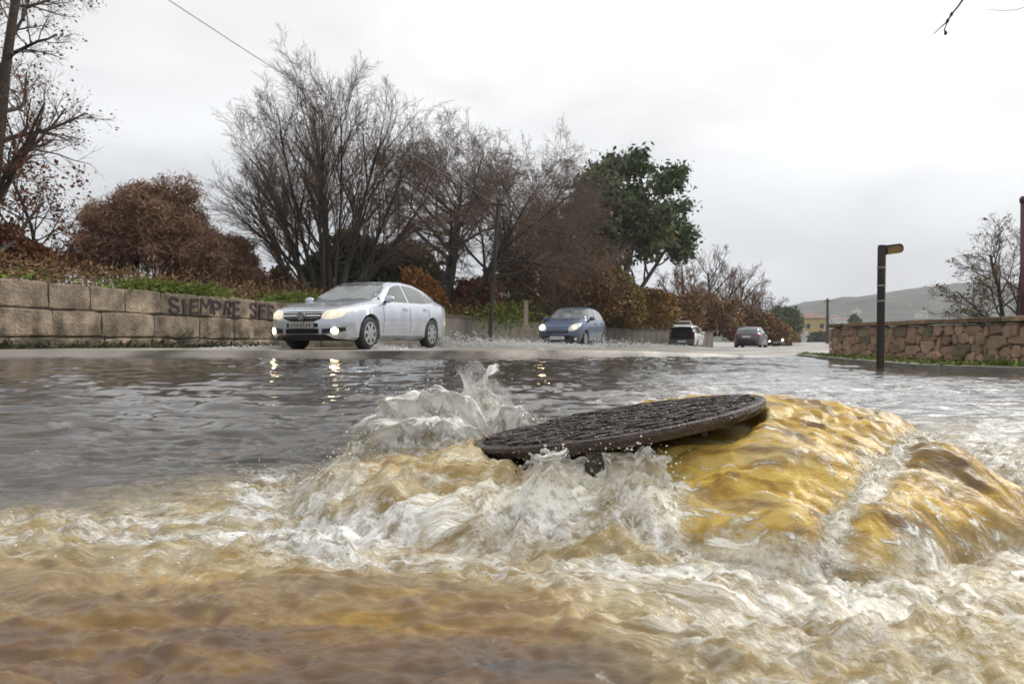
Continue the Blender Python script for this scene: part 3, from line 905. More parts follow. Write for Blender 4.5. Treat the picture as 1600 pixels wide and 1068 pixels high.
# painted letters, brushed on as strokes
STROKES = {
    'S': [[(.95, .85), (.75, 1), (.3, 1), (.05, .82), (.12, .62), (.5, .5), (.88, .38), (.95, .18), (.7, 0), (.25, 0), (.02, .15)]],
    'I': [[(.5, 1), (.5, 0)]],
    'E': [[(.9, 1), (.08, 1), (.08, 0), (.92, 0)], [(.08, .52), (.75, .52)]],
    'M': [[(.0, 0), (.08, 1), (.5, .38), (.92, 1), (1, 0)]],
    'P': [[(.08, 0), (.08, 1), (.7, 1), (.92, .85), (.92, .62), (.7, .48), (.08, .48)]],
    'R': [[(.08, 0), (.08, 1), (.7, 1), (.92, .85), (.92, .65), (.7, .52), (.08, .52)], [(.45, .52), (.95, 0)]],
}
t0 = wp.s[3] + .05
mb = MB()
pos = t0
rg2 = random.Random(8)
for ch in 'SIEMPRE SER':
    tl_ = rg2.uniform(-.05, .05); wf_ = rg2.uniform(.88, 1.1)
    if ch == ' ':
        pos += .30; continue
    wd = {'I': .16, 'M': .36}.get(ch, .27) * wf_
    z0 = wtop(pos) - .50 + rg2.uniform(-.02, .02); hh = .36 + rg2.uniform(-.02, .02)
    for st in STROKES[ch]:
        for (a0, b0), (a1, b1) in zip(st, st[1:]):
            p0 = W(pos + a0 * wd + tl_ * b0, .036, z0 + b0 * hh + tl_ * .5 * a0); p1 = W(pos + a1 * wd + tl_ * b1, .036, z0 + b1 * hh + tl_ * .5 * a1)
            dv = (p1 - p0).normalized(); nn = wp.at(pos)[2]; n3_ = Vector((nn.x, nn.y, 0)); sd_ = dv.cross(n3_).normalized() * .030
            p0 = p0 - dv * .015; p1 = p1 + dv * .015
            j1 = n3_ * rg2.uniform(0, .003); bk = n3_ * -.045
            mb.add([p0 - sd_ + j1, p0 + sd_ + j1, p1 + sd_ + j1, p1 - sd_ + j1, p0 - sd_ + bk, p0 + sd_ + bk, p1 + sd_ + bk, p1 - sd_ + bk],
                   [(0, 1, 2, 3), (7, 6, 5, 4), (0, 4, 5, 1), (1, 5, 6, 2), (2, 6, 7, 3), (3, 7, 4, 0)])
    pos += wd + .085
go = mb.build('lettering', M_PAINT, granite)
go['label'] = 'dark painted words SIEMPRE SER'

# the plain rendered stretch further on, with a coping
M_CONC = mat('weathered_render', (0.24, 0.215, 0.18), rough=0.8, var=0.35, scale=1.6, bump=.3, bscale=12, stretch=(1, 1, .4))
M_COPE = mat('mossy_coping', (0.13, 0.115, 0.08), rough=0.8, var=0.4, scale=4, bump=.4, bscale=20)
plain = empty('rendered_wall', (*wp.at(L1)[0], 0), 0, 'long grey rendered wall with a dark coping, curving away behind the cars', 'wall')
def Wp(t, off, z):
    q, d, nn = wp.at(t)
    return Vector((q.x + nn.x * off, q.y + nn.y * off, z)) - plain.location
t = L1 + .03
mb, cb = MB(), MB()
while t < wp.s[-1] - .5:
    t2 = min(t + 3.4, wp.s[-1] - .01)
    vs = []
    for q in (t, t2 - .05):
        for o_, z_ in ((-.2, -1.2), (-.2, wtop(q) - .10), (.0, wtop(q) - .10), (.0, -1.2)): vs.append(Wp(q, o_, z_))
    mb.add(vs, [(0, 1, 5, 4), (1, 2, 6, 5), (2, 3, 7, 6), (0, 3, 2, 1), (4, 5, 6, 7)], rg.uniform(.3, .7))
    vs = []
    for q in (t, t2 - .012):
        for o_, z_ in ((-.26, wtop(q) - .098), (-.24, wtop(q)), (.05, wtop(q) - .015), (.06, wtop(q) - .098)): vs.append(Wp(q, o_, z_))
    cb.add(vs, [(0, 1, 5, 4), (1, 2, 6, 5), (2, 3, 7, 6), (3, 0, 4, 7), (0, 3, 2, 1), (4, 5, 6, 7)])
    t = t2
mb.build('wall_panel', M_CONC, plain); cb.build('coping', M_COPE, plain)

# right-hand rubble wall
M_RUB, nt, b = nodes('red_rubble_stone')
N, L = nt.nodes.new, nt.links.new
at_ = N('ShaderNodeAttribute'); at_.attribute_name = 'tone'
ramp = N('ShaderNodeValToRGB'); c_ = ramp.color_ramp
c_.elements[0].position = 0; c_.elements[0].color = (.15, .12, .08, 1)
c_.elements[1].position = 1; c_.elements[1].color = (.38, .27, .19, 1)
for p_, q_ in ((.3, (.36, .21, .15)), (.55, (.27, .21, .13)), (.8, (.42, .25, .18))):
    e_ = c_.elements.new(p_); e_.color = (*q_, 1)
L(at_.outputs['Fac'], ramp.inputs['Fac'])
tc = N('ShaderNodeTexCoord'); nn_ = N('ShaderNodeTexNoise'); nn_.inputs['Scale'].default_value = 9; nn_.inputs['Detail'].default_value = 8
L(tc.outputs['Object'], nn_.inputs['Vector'])
mr = N('ShaderNodeMapRange'); mr.inputs['To Min'].default_value = .55; mr.inputs['To Max'].default_value = 1.45; L(nn_.outputs['Fac'], mr.inputs['Value'])
vm = N('ShaderNodeVectorMath'); vm.operation = 'SCALE'; L(ramp.outputs['Color'], vm.inputs[0]); L(mr.outputs['Result'], vm.inputs['Scale'])
L(vm.outputs['Vector'], b.inputs['Base Color']); b.inputs['Roughness'].default_value = .7
bp = N('ShaderNodeBump'); bp.inputs['Strength'].default_value = .5; bp.inputs['Distance'].default_value = .03
L(nn_.outputs['Fac'], bp.inputs['Height']); L(bp.outputs['Normal'], b.inputs['Normal'])
M_MORT = mat('mossy_mortar', (0.17, 0.14, 0.10), rough=.9, var=.5, scale=8, bump=.4, bscale=40)
rub = empty('rubble_wall', (7.0, 15.1, -.05), 0, 'reddish rubble stone wall with a flat mossy coping, standing behind the wooden waymark post', 'wall')
RW = Path([(7.02, 15.1), (6.98, 9.0), (6.85, 3.0)])
RH = .70
def Rp(t, off, z):
    q, d, nn = RW.at(t)
    nn = Vector((-abs(nn.x), nn.y * 0))
    return Vector((q.x + nn.x * off, q.y, z - .05)) - Vector((7.0, 15.1, -.05))
rgw = random.Random(4)
mb = MB()
Lr = RW.s[-1]
rows = [0, .15, .30, .44, .60]
for ri in range(4):
    t = 0.0
    while t < Lr:
        ln = rgw.choice((rgw.uniform(.10, .18), rgw.uniform(.16, .30), rgw.uniform(.28, .46)))
        t2 = min(t + ln, Lr)
        z0, z1 = rows[ri] - .02 + rgw.uniform(-.035, .015), rows[ri + 1] + rgw.uniform(-.03, .02)
        n_ = rgw.choice((6, 7, 8))
        cx_, cz2 = (t + t2) / 2, (z0 + z1) / 2 + rgw.uniform(-.025, .025)
        outer, inner = [], []
        for k in range(n_):
            q = 2 * math.pi * (k + rgw.uniform(-.36, .36)) / n_
            # squarish polygon
            ex, ez = math.cos(q), math.sin(q)
            m_ = max(abs(ex), abs(ez))
            f_ = .9 / m_ + .1
            rx, rz_ = (t2 - t) / 2 - .008, (z1 - z0) / 2 + .004
            outer.append((cx_ + ex * f_ * rx, cz2 + ez * f_ * rz_)); inner.append((cx_ + ex * f_ * rx * .86, cz2 + ez * f_ * rz_ * .82))
        bo = rgw.uniform(.0, .03)
        vs = [Rp(min(max(a_, 0), Lr), -.03, z_) for a_, z_ in outer] + [Rp(min(max(a_, 0), Lr), .012 + bo * .6, z_) for a_, z_ in outer] + [Rp(min(max(a_, 0), Lr), .03 + bo + rgw.uniform(-.008, .008), z_) for a_, z_ in inner]
        fs = [(k, (k + 1) % n_, n_ + (k + 1) % n_, n_ + k) for k in range(n_)] + [(n_ + k, n_ + (k + 1) % n_, 2 * n_ + (k + 1) % n_, 2 * n_ + k) for k in range(n_)]
        fs.append(tuple(range(2 * n_, 3 * n_)))
        mb.add(vs, fs, rgw.random())
        t = t2
# the squared end by the street
for ri in range(4):
    mb.box((.16, .035, rows[ri] + .075), (.40, .10, .135), rgw.uniform(-.05, .05), rgw.random())
mb.build('rubble_stone', M_RUB, rub)
rub.location.y -= .20
mb = MB()
mb.box((.16, -6.05, .15), (.34, 12.1, .90)); mb.build('mortar_core', M_MORT, rub)
mb = MB()
y = .1
while y > -12.1:
    l_ = rgw.uniform(.6, 1.1)
    mb.box((.15, y - l_ / 2, .66 + rgw.uniform(-.006, .006)), (.48, l_ - .012, .075), rgw.uniform(-.006, .006), rgw.random())
    y -= l_
mb.build('coping', mat('brown_coping', (0.20, 0.135, 0.085), rough=.8, var=.4, scale=5, bump=.4, bscale=25, tone=True), rub, bevel=.012)

# ================================================================ waymark post
M_POST = mat('dark_wet_wood', (0.035, 0.024, 0.020), rough=.5, var=.5, scale=8, bump=.4, bscale=30, stretch=(1, 1, .15))
M_ARROW = mat('ochre_arrow_face', (0.20, 0.115, 0.035), rough=.55, var=.3, scale=8, bump=.1)
M_BAND = mat('grey_band', (0.22, 0.20, 0.19), rough=.5, var=.2, bump=0)
base = at(1376, 578, 9.2)
post = empty('waymark_post', (base.x, base.y, -.09), 0, 'dark wooden waymark post with a short finger board at its top, standing in the flood', 'signpost')
def rel(px_, py_): return at(px_, py_, 9.2) - post.location
mb = MB()
mb.tube([rel(1375.5, 600), rel(1376.3, 500), rel(1377.6, 386), rel(1377.7, 383)], [.050, .050, .052, .044], 14)
mb.build('shaft', M_POST, post, smooth=True, angle=.8)
for py_ in (418, 446, 470):
    mb = MB(); c = rel(1377, py_); mb.lathe([(.0545, c.z - .012), (.0545, c.z + .012)], 14, Matrix.Translation((c.x, c.y, 0)))
    mb.build('band', M_BAND, post)
fb = MB()
a0, a1 = rel(1381, 391), rel(1409, 387.5)
dx = a1 - a0; up = Vector((-dx.z, 0, dx.x)).normalized() * .062
pts = [a0 - up, a0 + dx * .84 - up, a0 + dx * .96 - up * .62, a0 + dx, a0 + dx * .96 + up * .62, a0 + dx * .84 + up, a0 + up]
vs = [p + Vector((0, -.05, 0)) for p in pts] + [p + Vector((0, .03, 0)) for p in pts]; k = len(pts)
fb.add(vs, [tuple(range(k))[::-1], tuple(range(k, 2 * k))] + [(i, (i + 1) % k, k + (i + 1) % k, k + i) for i in range(k)])
fo_ = fb.build('finger_board', M_POST, post, bevel=.006)
fb = MB()
pts2 = [a0 + (p - a0) * .80 + dx * .10 - up * .22 for p in pts]
vs = [p + Vector((0, -.054, 0)) for p in pts2] + [p + Vector((0, -.045, 0)) for p in pts2]
fb.add(vs, [tuple(range(k))[::-1], tuple(range(k, 2 * k))] + [(i, (i + 1) % k, k + (i + 1) % k, k + i) for i in range(k)])
fb.build('arrow_face', M_ARROW, fo_)

# ================================================================ poles, wire, house
M_POLE = mat('old_pole_wood', (0.045, 0.036, 0.028), rough=.8, var=.4, scale=6, bump=.4, bscale=20, stretch=(1, 1, .1))
p0 = at(764, 545, 26); p1 = at(779, 312, 26)
pole = empty('utility_pole', p0, 0, 'thin dark wooden utility pole standing in front of the wall between the two nearest cars', 'pole')
mb = MB(); mb.tube([Vector((0, 0, -.3)), (p1 - p0) * .5, p1 - p0], [.09, .08, .068], 10)
mb.build('shaft', M_POLE, pole, smooth=True, angle=.8)
mb = MB(); mb.box(p1 - p0 + Vector((0, 0, -.18)), (.62, .07, .07), .3)
mb.build('crossarm', M_POLE, pole)
M_INS = mat('glazed_insulator', (.3, .28, .25), rough=.2, bump=0)
for s_ in (-.26, .26):
    mb = MB(); c = p1 - p0 + Vector((s_ * math.cos(.3), s_ * math.sin(.3), -.14))
    mb.lathe([(.02, 0), (.035, .02), (.03, .06), (.04, .08), (.015, .12)], 10, Matrix.Translation(c))
    mb.build('insulator', M_INS, pole)
w0 = p1 + Vector((-.25, 0, -.04)); w1 = Vector((-8.6, -1.5, 6.0))
pts = [w0.lerp(w1, t) - Vector((0, 0, .35 * 4 * t * (1 - t))) for t in np.linspace(0, 1, 30)]
mb = MB(); mb.tube(pts, .007, 5)
tag(mb.build('overhead_wire', mat('wire_rubber', (.22, .22, .22), bump=0), smooth=True), 'single grey wire slanting down from the top of the sky to the utility pole', 'wire')

M_PALE = mat('pale_concrete_post', (0.30, 0.25, 0.20), rough=.75, var=.3, scale=6, bump=.2)
q = at(822, 536, 28)
mb = MB(); mb.box((0, 0, .78), (.17, .17, 1.85)); mb.box((0, 0, 1.72), (.21, .21, .06))
o = mb.build('concrete_post', M_PALE, bevel=.012); o.location = (q.x, q.y, q.z)
tag(o, 'pale squared concrete post against the wall just beside the blue car', 'post')
q = at(1293, 540, 120)
mb = MB(); mb.tube([(0, 0, -.6), (0, 0, 8.3)], [.28, .2], 10); mb.box((0, 0, 7.9), (1.2, .14, .14))
o = mb.build('roadside_pole', M_POLE); o.location = q
tag(o, 'distant dark pole just beside the yellow house', 'pole')
q = at(1598, 500, 10.5)
mb = MB(); mb.tube([(0, 0, -.7), (0, 0, 1.85)], [.040, .036], 10); mb.lathe([(.045, 1.8), (.05, 1.86), (.03, 1.90)], 10)
o = mb.build('metal_pole', mat('red_brown_paint', (.10, .04, .045), rough=.4, var=.3, bump=.05), smooth=True); o.location = q
tag(o, 'slim red brown metal pole rising behind the rubble wall', 'pole')

# yellow house down the street
def house(loc, w_, d_, h_, rz, wallm, roofm, label, nw=3, floors=2, roof=1.5, group=None, detail=True, cat='house'):
    hs = empty('house', loc, rz, label, cat, group)
    m_ = MB(); m_.box((0, 0, h_ / 2), (w_, d_, h_)); m_.build('wall', wallm, hs)
    m_ = MB(); e_ = .45
    a_, b_ = w_ / 2 + e_, d_ / 2 + e_
    rl = max(w_ / 2 - d_ / 2, .4)
    m_.add([(-a_, -b_, h_ + .004), (a_, -b_, h_ + .004), (a_, b_, h_ + .004), (-a_, b_, h_ + .004), (-a_, -b_, h_ + .15), (a_, -b_, h_ + .15), (a_, b_, h_ + .15), (-a_, b_, h_ + .15), (-rl, 0, h_ + roof), (rl, 0, h_ + roof)],
           [(0, 1, 2, 3), (0, 1, 5, 4), (1, 2, 6, 5), (2, 3, 7, 6), (3, 0, 4, 7), (4, 5, 9, 8), (5, 6, 9), (6, 7, 8, 9), (7, 4, 8)])
    ro = m_.build('roof', roofm, hs)
    if detail:
        m_ = MB(); m_.box((w_ * .2, .6, h_ + roof * .95), (.6, .6, 1.2)); m_.build('chimney', wallm, ro)
        for f_ in range(floors):
            for k_ in range(nw):
                x_ = (k_ - (nw - 1) / 2) * w_ / nw
                z_ = 1.35 + f_ * 3.4
                if z_ + .8 > h_: continue
                m_ = MB()
                for (dx_, dz_, sx_, sz_) in ((-.55, 0, .12, 1.6), (.55, 0, .12, 1.6), (0, .74, .98, .12), (0, -.74, .98, .12)):
                    m_.box((x_ + dx_, -d_ / 2 - .02, z_ + dz_), (sx_, .14, sz_))
                wf = m_.build('window', M_WFRAME, hs)
                m_ = MB(); m_.box((x_, -d_ / 2 - .005, z_), (.98, .03, 1.36)); m_.build('pane', M_DARKGLASS, wf)
    return hs


M_WFRAME = mat('window_frame_paint', (.42, .38, .30), bump=0)
M_DARKGLASS = mat('dark_window_glass', (.025, .03, .03), rough=.1, var=.2, bump=0)
M_YEL = mat('yellow_render', (0.55, 0.40, 0.17), rough=.8, var=.15, scale=.6, bump=.1)
M_TILE = mat('brown_roof_tiles', (0.24, 0.15, 0.12), rough=.8, var=.3, scale=2, bump=.4, bscale=6, stretch=(1, .3, 1))
M_WHT = mat('white_render', (0.62, 0.60, 0.57), rough=.8, var=.1, scale=.4, bump=0)
M_TILE2 = mat('red_roof_tiles', (0.30, 0.16, 0.11), rough=.8, var=.3, scale=1, bump=0)
hq = at(1263, 537, 200)
hs = house((hq.x, hq.y, -.95), 10.5, 9, 6.9, -.40, M_YEL, M_TILE, 'yellow two storey house with a brown hipped roof at the end of the street', 3, 2, 1.7)
m_ = MB(); m_.box((-1.6, -4.56, 1.7), (3.2, .12, 3.4)); m_.build('garage_door', M_WHT, hs)
hl = [(1303, 495, 520, 8, 'small white house low on the far slope, nearest the dark distant pole'),
      (1318, 500, 500, 9, 'white house with red roof low on the far slope, just beyond the rubble wall end'),
      (1338, 484, 640, 6, 'white house high on the green hillside between pole and waymark post'),
      (1423, 478, 660, 6, 'lone white house halfway up the hillside beyond the waymark post'),
      (1440, 489, 560, 8, 'wide white house at the hill foot showing over the coping'),
      (1502, 484, 600, 7, 'white house on the hillside seen through the bare tree twigs')]
for i, (px_, py_, d_, w_, lb) in enumerate(hl):
    q = at(px_, py_ + 3, d_)
    house((q.x, q.y, q.z - 2.5), w_, 6, 4.2, -.3 + .2 * i, M_WHT, M_TILE2, lb, 2, 1, 1.3, 'white houses on the far hillside')

# bare twig hanging into the top of the view
M_TWIG = mat('grey_twig', (.045, .038, .03), rough=.7, var=.3, bump=0)
tw = empty('hanging_branch', at(1505, 0, 3.0), 0, 'thin bare twig with buds dangling into the bright sky above the waymark post', 'branch')
def tr(px_, py_, d_=3.0): return at(px_, py_, d_) - tw.location
mb = MB()
mb.tube([tr(1457, 55), tr(1468, 44), tr(1479, 35), tr(1485, 24), tr(1495, 12), tr(1504, -1), tr(1520, -40), tr(1560, -130), tr(1700, -330), tr(2100, -600)], [.0012, .002, .0033, .0038, .0036, .0045, .006, .009, .014, .022], 7)
mb.tube([tr(1479, 35), tr(1476, 43), tr(1474, 48), tr(1476, 52)], [.0025, .0018, .0025, .0038], 6)
mb.tube([tr(1560, -130), tr(1540, -100), tr(1500, -90)], [.006, .004, .002], 6)
mb.build('twig', M_TWIG, tw, smooth=True)
for px_, py_ in ((1479, 34), (1485, 24), (1476, 53)):
    mb = MB(); c = tr(px_, py_); mb.lathe([(.001, -.009), (.006, -.004), (.007, .002), (.001, .011)], 8, Matrix.Translation(c))
    mb.build('bud', M_TWIG, tw, smooth=True)
tw2 = MB(); a_ = [at(1540, 16, 3.4), at(1560, 18, 3.4), at(1585, 17, 3.4), at(1605, 11, 3.4), at(1680, -40, 3.4), at(1800, -160, 3.4)]
tw2.tube(a_, [.0006, .001, .0012, .0014, .003, .006], 6)
tag(tw2.build('hanging_branch', M_TWIG, smooth=True), 'faint hair-thin twig tip at the top corner of the sky', 'branch')
# ================================================================ cars
def paint(name, col, metal=.35, rough=.28):
    m = mat(name, col, rough=rough, var=.05, scale=1.0, bump=0, metal=metal, coat=.5)
    # road film thrown up over the lower panels, in ragged patches
    nt_ = m.node_tree; N_, L_ = nt_.nodes.new, nt_.links.new
    b_ = nt_.nodes['Principled BSDF']; src = b_.inputs['Base Color'].links[0].from_socket
    tc_ = N_('ShaderNodeTexCoord'); sp_ = N_('ShaderNodeSeparateXYZ'); L_(tc_.outputs['Object'], sp_.inputs[0])
    n_ = N_('ShaderNodeTexNoise'); n_.inputs['Scale'].default_value = 3.0; n_.inputs['Detail'].default_value = 8; L_(tc_.outputs['Object'], n_.inputs['Vector'])
    a_ = N_('ShaderNodeMath'); a_.operation = 'MULTIPLY_ADD'; a_.inputs[1].default_value = 1.1; L_(n_.outputs['Fac'], a_.inputs[0]); L_(sp_.outputs['Z'], a_.inputs[2])
    r_ = N_('ShaderNodeMapRange'); r_.inputs['From Min'].default_value = .72; r_.inputs['From Max'].default_value = 1.35; r_.inputs['To Min'].default_value = .42; r_.inputs['To Max'].default_value = 0; L_(a_.outputs[0], r_.inputs['Value'])
    x_ = N_('ShaderNodeMix'); x_.data_type = 'RGBA'; L_(r_.outputs['Result'], x_.inputs[0]); L_(src, x_.inputs[6]); x_.inputs[7].default_value = (.17, .15, .125, 1)
    L_(x_.outputs[2], b_.inputs['Base Color'])
    return m
M_TYRE = mat('tyre_rubber', (.018, .018, .018), rough=.6, var=.2, bump=.1)
M_ALLOY = mat('wheel_alloy', (.42, .43, .44), rough=.3, var=.1, metal=.7, bump=0)
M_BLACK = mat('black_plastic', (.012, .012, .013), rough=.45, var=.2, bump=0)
M_GLASS = mat('tinted_car_glass', (.045, .060, .056), rough=.06, var=.25, scale=1.2, bump=0, spec=.9, coat=.8)
M_CHROME = mat('chrome', (.55, .56, .58), rough=.15, metal=1.0, bump=0)
M_LENS = mat('lamp_lens', (.62, .63, .62), rough=.12, var=.15, scale=12, bump=.1, bscale=40, coat=.8)
M_GLOW = mat('lit_lamp', (.9, .85, .7), bump=0, emit=(1.0, .74, .38), estr=22.0)
M_GLOWS = mat('dim_lamp', (.9, .85, .7), bump=0, emit=(1.0, .80, .50), estr=.40)
M_LENSLIT = mat('warm_lamp_lens', (.75, .72, .64), rough=.12, var=.2, scale=9, bump=.1, bscale=40, coat=.6, emit=(1.0, .78, .45), estr=.28)
M_PLATEG = mat('grey_brown_number_plate', (.30, .285, .26), rough=.5, var=.2, bump=0)  # plate in one even dull grey-brown
M_PLATE = mat('white_number_plate', (.62, .62, .60), rough=.4, var=.1, bump=0)
M_PTXT = mat('plate_ink', (.03, .03, .035), bump=0)
M_RED = mat('red_lens', (.25, .012, .012), rough=.2, var=.2, bump=0, coat=.5)


def smooth_interp(x, pts, sig=.05):
    """piecewise profile with its corners rounded off"""
    xs_ = np.array([p[0] for p in pts]); ys_ = np.array([p[1] for p in pts])
    o_ = np.linspace(-2, 2, 17) * sig
    w_ = np.exp(-(np.linspace(-2, 2, 17)) ** 2)
    s_ = sum(wi * np.interp(np.asarray(x) + oi, xs_, ys_) for wi, oi in zip(w_, o_))
    return s_ / w_.sum()


def car(S, label, pos, heading, name='car', group=None):
    """S: the car's spec.  Local x runs from the nose (0) to the tail (L)."""
    L_, W_ = S['L'], S['W'] / 2
    ang = math.atan2(-heading[1], -heading[0])
    root = empty(name, pos, ang, label, 'car', group)
    root.rotation_euler = (0, S.get('pitch', 0), ang)
    x = np.unique(np.concatenate([[0, .012, .03, .055, .09, .13], np.arange(.17, L_ - .16, .03), [L_ - .13, L_ - .09, L_ - .055, L_ - .03, L_ - .012, L_]]))
    top = smooth_interp(x, S['top'], .035); belt = np.minimum(smooth_interp(x, S['belt'], .05), top - .012)
    bot = np.interp(x, [p[0] for p in S['bot']], [p[1] for p in S['bot']])
    wf = smooth_interp(x, S['wf'], .015) * W_
    R_ = S['R'] + .045
    arch = np.zeros_like(x)
    for xw in S['ax']:
        q = R_ ** 2 - (x - xw) ** 2
        arch = np.maximum(arch, np.where(q > 0, S['R'] + np.sqrt(np.maximum(q, 0)), 0))
    tum = S.get('tum', .40)
    secs = []
    for i in range(len(x)):
        b_, t_, s_, w_ = bot[i], top[i], belt[i], wf[i]
        md = b_ + (s_ - b_) * .50
        pts = [(w_ * .90, b_), (w_ * .965, b_ + .05), (w_ * .985, b_ + (md - b_) * .55), (w_, md), (w_ * .995, md + (s_ - md) * .5), (w_ * .975, s_ - .035), (w_ * .945, s_)]
        pts = [(yy, max(zz_, arch[i] + k * .003)) for k, (yy, zz_) in enumerate(pts)]
        Hh = t_ - s_
        ys = w_ * .935
        wr = max(ys - tum * Hh - .03, .3 * w_)
        rc = min(.09, Hh * .5)
        for f_ in (.06, .35, .7, 1.0):
            pts.append((ys - (ys - wr - .04 * (Hh > .2)) * f_ ** 1.15, s_ + (Hh - rc) * f_))
        y1 = pts[-1][0]
        pts += [(y1 - .035, t_ - rc * .52), (y1 - .10, t_ - rc * .18), (y1 * .62, t_ - .03 * min(1, Hh * 4) * .4), (y1 * .3, t_ - .002), (0, t_)]
        secs.append(pts)
    m_ = len(secs[0])
    ring = []
    for i, pts in enumerate(secs):
        full = [(-yy, zz_) for yy, zz_ in pts] + [(yy, zz_) for yy, zz_ in pts[-2::-1]]
        ring.append([(x[i] - L_ / 2, yy, zz_) for yy, zz_ in full])
    k_ = 2 * m_ - 1
    vs = [p for r_ in ring for p in r_]
    fs = [(i * k_ + j, i * k_ + j + 1, (i + 1) * k_ + j + 1, (i + 1) * k_ + j) for i in range(len(x) - 1) for j in range(k_ - 1)]
    fs.append(tuple(range(k_)))
    if not S.get('open'):
        fs.append(tuple(range((len(x) - 1) * k_, len(x) * k_))[::-1])
    mb = MB(); mb.add(vs, fs)
    body = mb.build('body', S['paint'], root, smooth=True, angle=math.radians(38))
    bvh = BVHTree.FromPolygons(vs, fs)

    def panel(nm, cols, dr, m, parent=root, lift=.006, nz=7, sink=.02):
        """a panel lying on the body: columns (u, zlo, zhi) seen along DR: 'f'ront, 'r'ear, 'l'eft, 's' right"""
        if isinstance(dr, str):
            D = {'f': Vector((1, 0, 0)), 'r': Vector((-1, 0, 0)), 'l': Vector((0, 1, 0)), 's': Vector((0, -1, 0))}[dr]
        else: D = Vector(dr).normalized()
        hit, ok = [], True
        for (u, z0, z1) in cols:
            for j in range(nz):
                zz_ = z0 + (z1 - z0) * j / (nz - 1)
                if dr in ('f', 'r'): o_ = Vector((0, u, zz_)) - D * 6
                else: o_ = Vector((u - L_ / 2, 0, zz_)) - D * 6
                h_ = bvh.ray_cast(o_, D)
                if h_[0] is None:
                    hit.append(None)
                else:
                    hit.append((h_[0], h_[1] if h_[1].dot(D) < 0 else -h_[1]))
        good = [h_ for h_ in hit if h_]
        if not good: return None
        # a miss takes the nearest good hit's depth
        for i_, h_ in enumerate(hit):
            if h_ is None:
                hit[i_] = min(good, key=lambda g_: 0 if g_ is None else abs(i_ - hit.index(g_)))
        nc = len(cols)
        P = [h_[0] + h_[1] * lift for h_ in hit]
        B = [h_[0] - h_[1] * sink for h_ in hit]
        mm = MB()
        fs_ = [(i * nz + j, i * nz + j + 1, (i + 1) * nz + j + 1, (i + 1) * nz + j) for i in range(nc - 1) for j in range(nz - 1)]
        rim_ = [i * nz for i in range(nc)] + [(nc - 1) * nz + j for j in range(1, nz)] + [i * nz + nz - 1 for i in range(nc - 2, -1, -1)] + [j for j in range(nz - 2, 0, -1)]
        nP = len(P)
        fs_ += [(rim_[a_], rim_[(a_ + 1) % len(rim_)], nP + (a_ + 1) % len(rim_), nP + a_) for a_ in range(len(rim_))]
        mm.add(P + [B[q_] for q_ in rim_], fs_)
        return mm.build(nm, m, parent, smooth=True, angle=math.radians(40))

    def cols(pts, n_=12):
        """pts: [(u, zlo, zhi)...] resampled to n_ columns"""
        us = [p[0] for p in pts]
        u_ = np.linspace(us[0], us[-1], n_)
        return [(float(q), float(np.interp(q, us, [p[1] for p in pts])), float(np.interp(q, us, [p[2] for p in pts]))) for q in u_]

    def mir(pts): return [(-p[0], p[1], p[2]) for p in pts][::-1]
    # glass
    if 'ws' in S: panel('windscreen', cols(S['ws'], 20), 'f', S.get('glass', M_GLASS), nz=10)
    if 'rw' in S and not S.get('open'): panel('rear_window', cols(S['rw'], 18), 'r', M_GLASS, nz=8)
    for sd_ in ('l', 's'):
        for wi in S['side']:
            panel('side_window', cols(wi, 14), sd_, S.get('sglass', M_GLASS))
        for xd in S['seams']:
            zl, zh = xd[1], xd[2]
            panel('door_seam', [(xd[0] - .007, zl, zh), (xd[0] + .007, zl, zh)], sd_, M_BLACK, lift=.002, nz=9)
        for xh, zh in S['handles']:
            hd = panel('door_handle', cols([(xh - .10, zh - .018, zh + .018), (xh + .10, zh - .014, zh + .022)], 5), sd_, S['paint'], lift=.035, nz=3)
        if 'trim' in S: panel('side_trim', cols([(S['ax'][0] + R_ + .05, S['trim'] - .018, S['trim'] + .018), (S['ax'][1] - R_ - .05, S['trim'] - .008, S['trim'] + .028)], 12), sd_, S['trimm'], lift=.010, nz=3)
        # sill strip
        panel('sill', cols([(S['ax'][0] + R_ + .04, S['bot'][2][1] - .0, S['bot'][2][1] + .085), (S['ax'][1] - R_ - .04, S['bot'][2][1] + .0, S['bot'][2][1] + .085)], 10), sd_, S.get('sill_shade', M_BLACK), lift=.006, nz=3)
    # front
    if S.get('front', True):
        for sg in (1, -1):
            hl_ = S['head'] if sg == 1 else mir(S['head'])
            lamp = panel('headlight', cols(hl_, 10), 'f', S.get('lens', M_LENS), lift=.010)
            if S.get('lit') and lamp:
                u0 = sg * S['bulb'][0]; z0 = S['bulb'][1]; rr = S['bulb'][2]
                cc = [(u0 - rr, z0 - .004, z0 + .004)] + [(u0 + rr * math.cos(q), z0 - rr * math.sin(q) * .9, z0 + rr * math.sin(q) * .9) for q in np.linspace(2.7, .44, 7)] + [(u0 + rr, z0 - .004, z0 + .004)]
                panel('bulb', cc, 'f', S['lit'][0 if sg == 1 else 1], lamp, lift=.018, nz=5)
        for nm, pl, m in S.get('fpan', []):
            panel(nm, cols(pl, 14), 'f', m, lift=.008, nz=5)
        for bars in S.get('bars', []):
            z_, y_ = bars
            panel('grille_bar', cols([(-y_, z_ - .007, z_ + .007), (y_, z_ - .007, z_ + .007)], 12), 'f', M_CHROME, lift=.018, nz=3)
